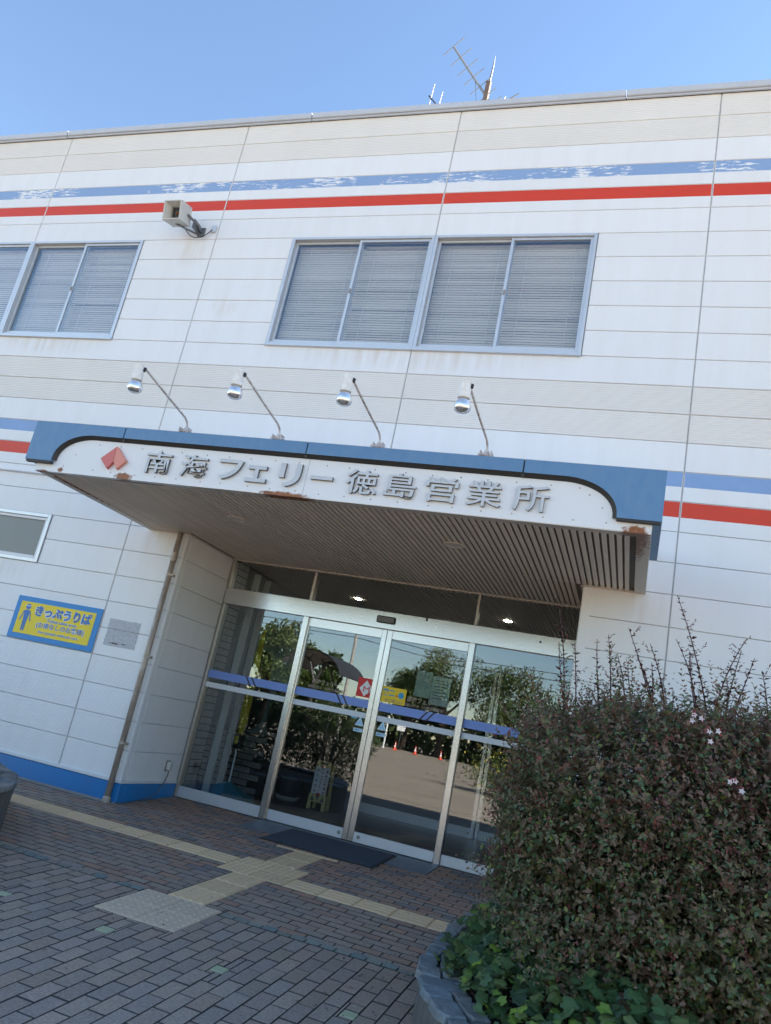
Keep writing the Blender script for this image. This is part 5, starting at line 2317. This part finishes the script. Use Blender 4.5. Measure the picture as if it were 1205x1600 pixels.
leaf_cloud('foliage', pp, aa, np.tile([0, 0, 1.], (npp, 1)), rng.uniform(.08, .15, npp), rng.uniform(.03, .05, npp), np.array([.05, .075, .03]) * rng.uniform(.6, 1.5, (npp, 1)), MT['leaf'], po)

fs = thing('floor_sign', 'pale yellow A-frame floor sign with vertical lettering standing inside the left door', 'floor sign', (7.86, 3.15, zf))
def fz(h):
    return zf + h
mb = MB()
for yo, dy in ((3.10, .06), (3.22, -.03)):
    pass
yb0 = 3.12
mb.prism([(7.735, fz(.10)), (7.995, fz(.10)), (7.995, fz(.20)), (7.735, fz(.20))], yb0, yb0 + .02)
mb.prism([(7.730, fz(0)), (7.785, fz(0)), (7.785, fz(.0995)), (7.735, fz(.0995))], yb0, yb0 + .02)
mb.prism([(7.945, fz(0)), (8.000, fz(0)), (7.995, fz(.0995)), (7.945, fz(.0995))], yb0, yb0 + .02)
mb.prism([(7.755, fz(.565)), (7.975, fz(.565)), (7.975, fz(.62)), (7.955, fz(.645)), (7.775, fz(.645)), (7.755, fz(.62))], yb0, yb0 + .02)
mb.box(7.755, 7.775, yb0 + .001, yb0 + .019, fz(.2005), fz(.5645))
mb.box(7.955, 7.975, yb0 + .001, yb0 + .019, fz(.2005), fz(.5645))
mb.prism([(7.74, fz(.0)), (7.79, fz(0)), (7.81, fz(.6)), (7.77, fz(.6))], yb0 + .20, yb0 + .215)
mb.prism([(7.94, fz(.0)), (7.99, fz(0)), (7.96, fz(.6)), (7.92, fz(.6))], yb0 + .20, yb0 + .215)
mb.build('frame', MT['stand_yellow'], fs)
mb = MB()
for k in range(3):
    cx = 7.79 + k * .075
    mb.prism([(cx - .028, fz(.115)), (cx + .028, fz(.115)), (cx, fz(.19))] if k != 1 else [(cx, fz(.115)), (cx + .028, fz(.19)), (cx - .028, fz(.19))], yb0 - .0015, yb0 - .0005)
mb.prism([(7.81, fz(.60)), (7.92, fz(.60)), (7.925, fz(.628)), (7.805, fz(.628))], yb0 - .0015, yb0 - .0005)
mb.build('cutout', MT['room'], fs)
mb = MB()
mb.box(7.758, 7.972, yb0 - .004, yb0 - .0006, fz(.205), fz(.565))
mb.build('paper', MT['sign_white'], fs)
mb = MB()
mb.box(7.845, 7.885, yb0 - .007, yb0 - .0045, fz(.555), fz(.585))
mb.box(7.84, 7.89, yb0 - .007, yb0 - .0045, fz(.185), fz(.222))
mb.build('clip', MT['stand_red'], fs)
def vtext(s, x, z0, z1, m, sz):
    n = len(s)
    for i, ch in enumerate(s):
        z = z1 + (z0 - z1) * (i / max(1, n - 1))
        place_text(ch, x, yb0 - .0055, fz(z), .05, m, fs, .0006, .001, 'lettering', height=sz if ch not in 'ー・' else None, width=sz * .8 if ch in 'ー・' else None)
vtext('車・二輪車は', 7.937, .235, .515, MT['ink_red'], .040)
vtext('ドライブスルー', 7.868, .255, .535, MT['ink_red'], .034)
vtext('の受付です', 7.800, .24, .515, MT['ink'], .036)

# ------------------------------------------------------------------ across the road (seen mirrored in the glass)
def tree(label, x, y, h, r, seed, cols, trunk=.18):
    t = thing('roadside_tree', label, 'tree', (x, y, gz(y)), 'trees across the road')
    R2 = np.random.default_rng(seed)
    rr = random.Random(seed)
    z0 = gz(y)
    mb = MB()
    mb.tube([(x, y, z0 - .1), (x + .1, y, z0 + h * .25), (x, y + .1, z0 + h * .5)], [trunk, trunk * .8, trunk * .5], 8)
    cl = []
    for k in range(9):
        a = rr.uniform(0, 6.28)
        e = (x + r * .65 * math.cos(a), y + r * .65 * math.sin(a), z0 + h * rr.uniform(.5, .9))
        mb.tube([(x, y, z0 + h * rr.uniform(.22, .42)), ((x + e[0]) / 2, (y + e[1]) / 2, z0 + h * .5), e], [trunk * .45, trunk * .3, .03], 5)
        cl.append(e)
    mb.build('trunk', MT['bark'], t)
    cl += [(x + rr.uniform(-.6, .6) * r, y + rr.uniform(-.6, .6) * r, z0 + h * rr.uniform(.42, .93)) for k in range(16)]
    pos, cs = [], []
    for c in cl:
        n = 260
        q = R2.normal(size=(n, 3))
        q /= np.linalg.norm(q, axis=1, keepdims=True)
        q *= (R2.random((n, 1)) ** .4) * r * .36 * np.array([1, 1, .75])
        pos.append(q + np.array(c))
        cs.append(np.array(cols[rr.randrange(len(cols))]) * R2.uniform(.6, 1.4, (n, 1)))
    pos = np.concatenate(pos)
    cs = np.concatenate(cs)
    n = len(pos)
    leaf_cloud('crown', pos, R2.normal(size=(n, 3)), R2.normal(size=(n, 3)) + np.array([0, 0, .6]), R2.uniform(.16, .34, n), R2.uniform(.10, .2, n), cs, MT['leaf'], t)
TG = [(.055, .085, .022), (.07, .10, .025), (.045, .075, .02), (.085, .11, .03)]
tree('broad green tree behind the shelter across the road', -9.6, -35, 6.6, 2.5, 31, TG)
tree('smaller green tree right beside the broad one behind the shelter', -7.0, -36, 5.6, 1.6, 32, TG)
tree('tall dark tree at the wood edge across the lot', -4.6, -62, 10.2, 4.2, 33, TG, .3)
tree('rounded tree at the wood edge left of the tall one', -8.2, -63, 7.6, 3.0, 34, TG, .25)
tree('wide tree on the right of the wood edge', 2.5, -60, 8.6, 4.4, 35, TG, .3)
tree('bushy tree far right of the wood edge', 10.5, -58, 9.5, 4.6, 36, TG, .3)
n = 9000
pos = np.stack([rng.uniform(-26, 26, n), rng.normal(-66, 1.5, n), rng.random(n) ** 1.3 * 3.6], 1)
leaf_cloud('undergrowth', pos, rng.normal(size=(n, 3)) + np.array([0, 0, .5]), rng.normal(size=(n, 3)), rng.uniform(.4, .8, n), rng.uniform(.3, .5, n), np.array([.045, .065, .022]) * rng.uniform(.5, 1.6, (n, 1)), MT['leaf'])
stuff(bpy.data.objects['undergrowth'])
n = 2600
sb = thing('yellow_shrub', 'green shrub with yellow blossoms across the lot near the right', 'shrub', (7.6, -21, gz(-21)))
pos = rng.normal(size=(n, 3)) * np.array([.8, .6, .40]) + np.array([7.6, -21, gz(-21) + .75])
yc = np.where((rng.random((n, 1)) < .16), np.array([[.5, .42, .06]]), np.array([[.06, .09, .025]]) * rng.uniform(.6, 1.5, (n, 1)))
leaf_cloud('foliage', pos, rng.normal(size=(n, 3)), rng.normal(size=(n, 3)), rng.uniform(.08, .16, n), rng.uniform(.05, .08, n), yc, MT['leaf'], sb)

# bus shelter
st = thing('bus_shelter', 'dark shelter with curved roof on a branching steel post across the forecourt', 'shelter', (.6, -18, gz(-18)))
mb = MB()
V, F = [], []
nseg = 12
for j, y_ in enumerate((-17.0, -20.0)):
    for i in range(nseg + 1):
        a = math.pi * (.12 + .80 * i / nseg)
        V.append((.45 - 1.25 * math.cos(a) , y_, 2.62 + .95 * math.sin(a)))
for i in range(nseg):
    F.append((i, i + 1, nseg + 2 + i, nseg + 1 + i))
mb.mesh(V, F)
mb.mesh([(v[0], v[1], v[2] + .04) for v in V], [tuple(reversed(f)) for f in F])
mb.build('roof', MT['steel_dark'], st)
for y_ in (-17.4, -19.6):
    mb = MB()
    mb.tube([(.6, y_, gz(-18) - .1), (.6, y_, 2.5), (.9, y_, 3.2), (1.35, y_, 3.25)], .06, 8)
    mb.tube([(.6, y_, 2.45), (.25, y_, 3.2), (-.2, y_, 3.45)], .04, 6)
    mb.build('post', MT['steel_dark'], st)
pw = thing('utility_pole', 'grey utility pole carrying two wires across the far lot', 'pole', (-8.2, -45, gz(-45)))
mb = MB()
mb.tube([(-8.2, -45, gz(-45) - .1), (-8.26, -45, 9.5)], [.16, .10], 10)
mb.build('shaft', MT['concrete'], pw)
for z0, z1 in ((7.35, 6.9), (6.85, 6.5)):
    mb = MB()
    mb.tube([(-40, -42, z0 + 1.5), (-20, -42.5, z0 + .2), (-8.2, -45, z0 + .6), (0, -44, z0 - .3), (12, -43, z1 + .2), (30, -42, z1 + 1.2)], .025, 5)
    mb.build('wire', MT['black'], pw)


def cone(x, y, label):
    t = thing('traffic_cone', label, 'traffic cone', (x, y, gz(y)), 'cones across the lot')
    z0 = gz(y)
    mb = MB()
    mb.box(x - .19, x + .19, y - .19, y + .19, z0, z0 + .04)
    mb.build('base', MT['cone'], t)
    mb = MB()
    mb.lathe([(.15, .041), (.105, .27), (.105, .271), (.075, .40), (.075, .401), (.045, .56), (.03, .70), (.0, .705)], (x, y, z0), 14)
    for i in range(len(mb.f)):
        pass
    mb.build('body', MT['cone'], t)
    mb = MB()
    mb.lathe([(.108, .271), (.078, .40)], (x, y, z0), 14)
    mb.lathe([(.062, .48), (.048, .555)], (x, y, z0), 14)
    mb.build('reflective_band', MT['flash'], t)


cone(-6.6, -55, 'red and white traffic cone beside the white pole across the lot')
cone(-4.83, -55, 'red and white traffic cone in the middle of the row across the lot')
cone(-2.65, -55, 'red and white traffic cone at the right end of the row across the lot')
wp = thing('marker_pole', 'slim white pole behind the left traffic cone', 'pole', (-7.9, -56, gz(-56)))
mb = MB()
mb.tube([(-7.9, -56, -.1), (-7.9, -56, 2.6)], .07, 8)
mb.build('shaft', MT['flash'], wp)
ns = thing('notice_board', 'small pale notice board on a post at the edge of the wood', 'notice board', (-7.17, -58, gz(-58)))
mb = MB()
mb.tube([(-7.17, -58, -.1), (-7.17, -58, 1.6)], .04, 6)
mb.build('post', MT['steel_dark'], ns)
mb = MB()
mb.box(-7.55, -6.8, -57.95, -57.9, 1.55, 2.1)
mb.build('board', MT['flash'], ns)
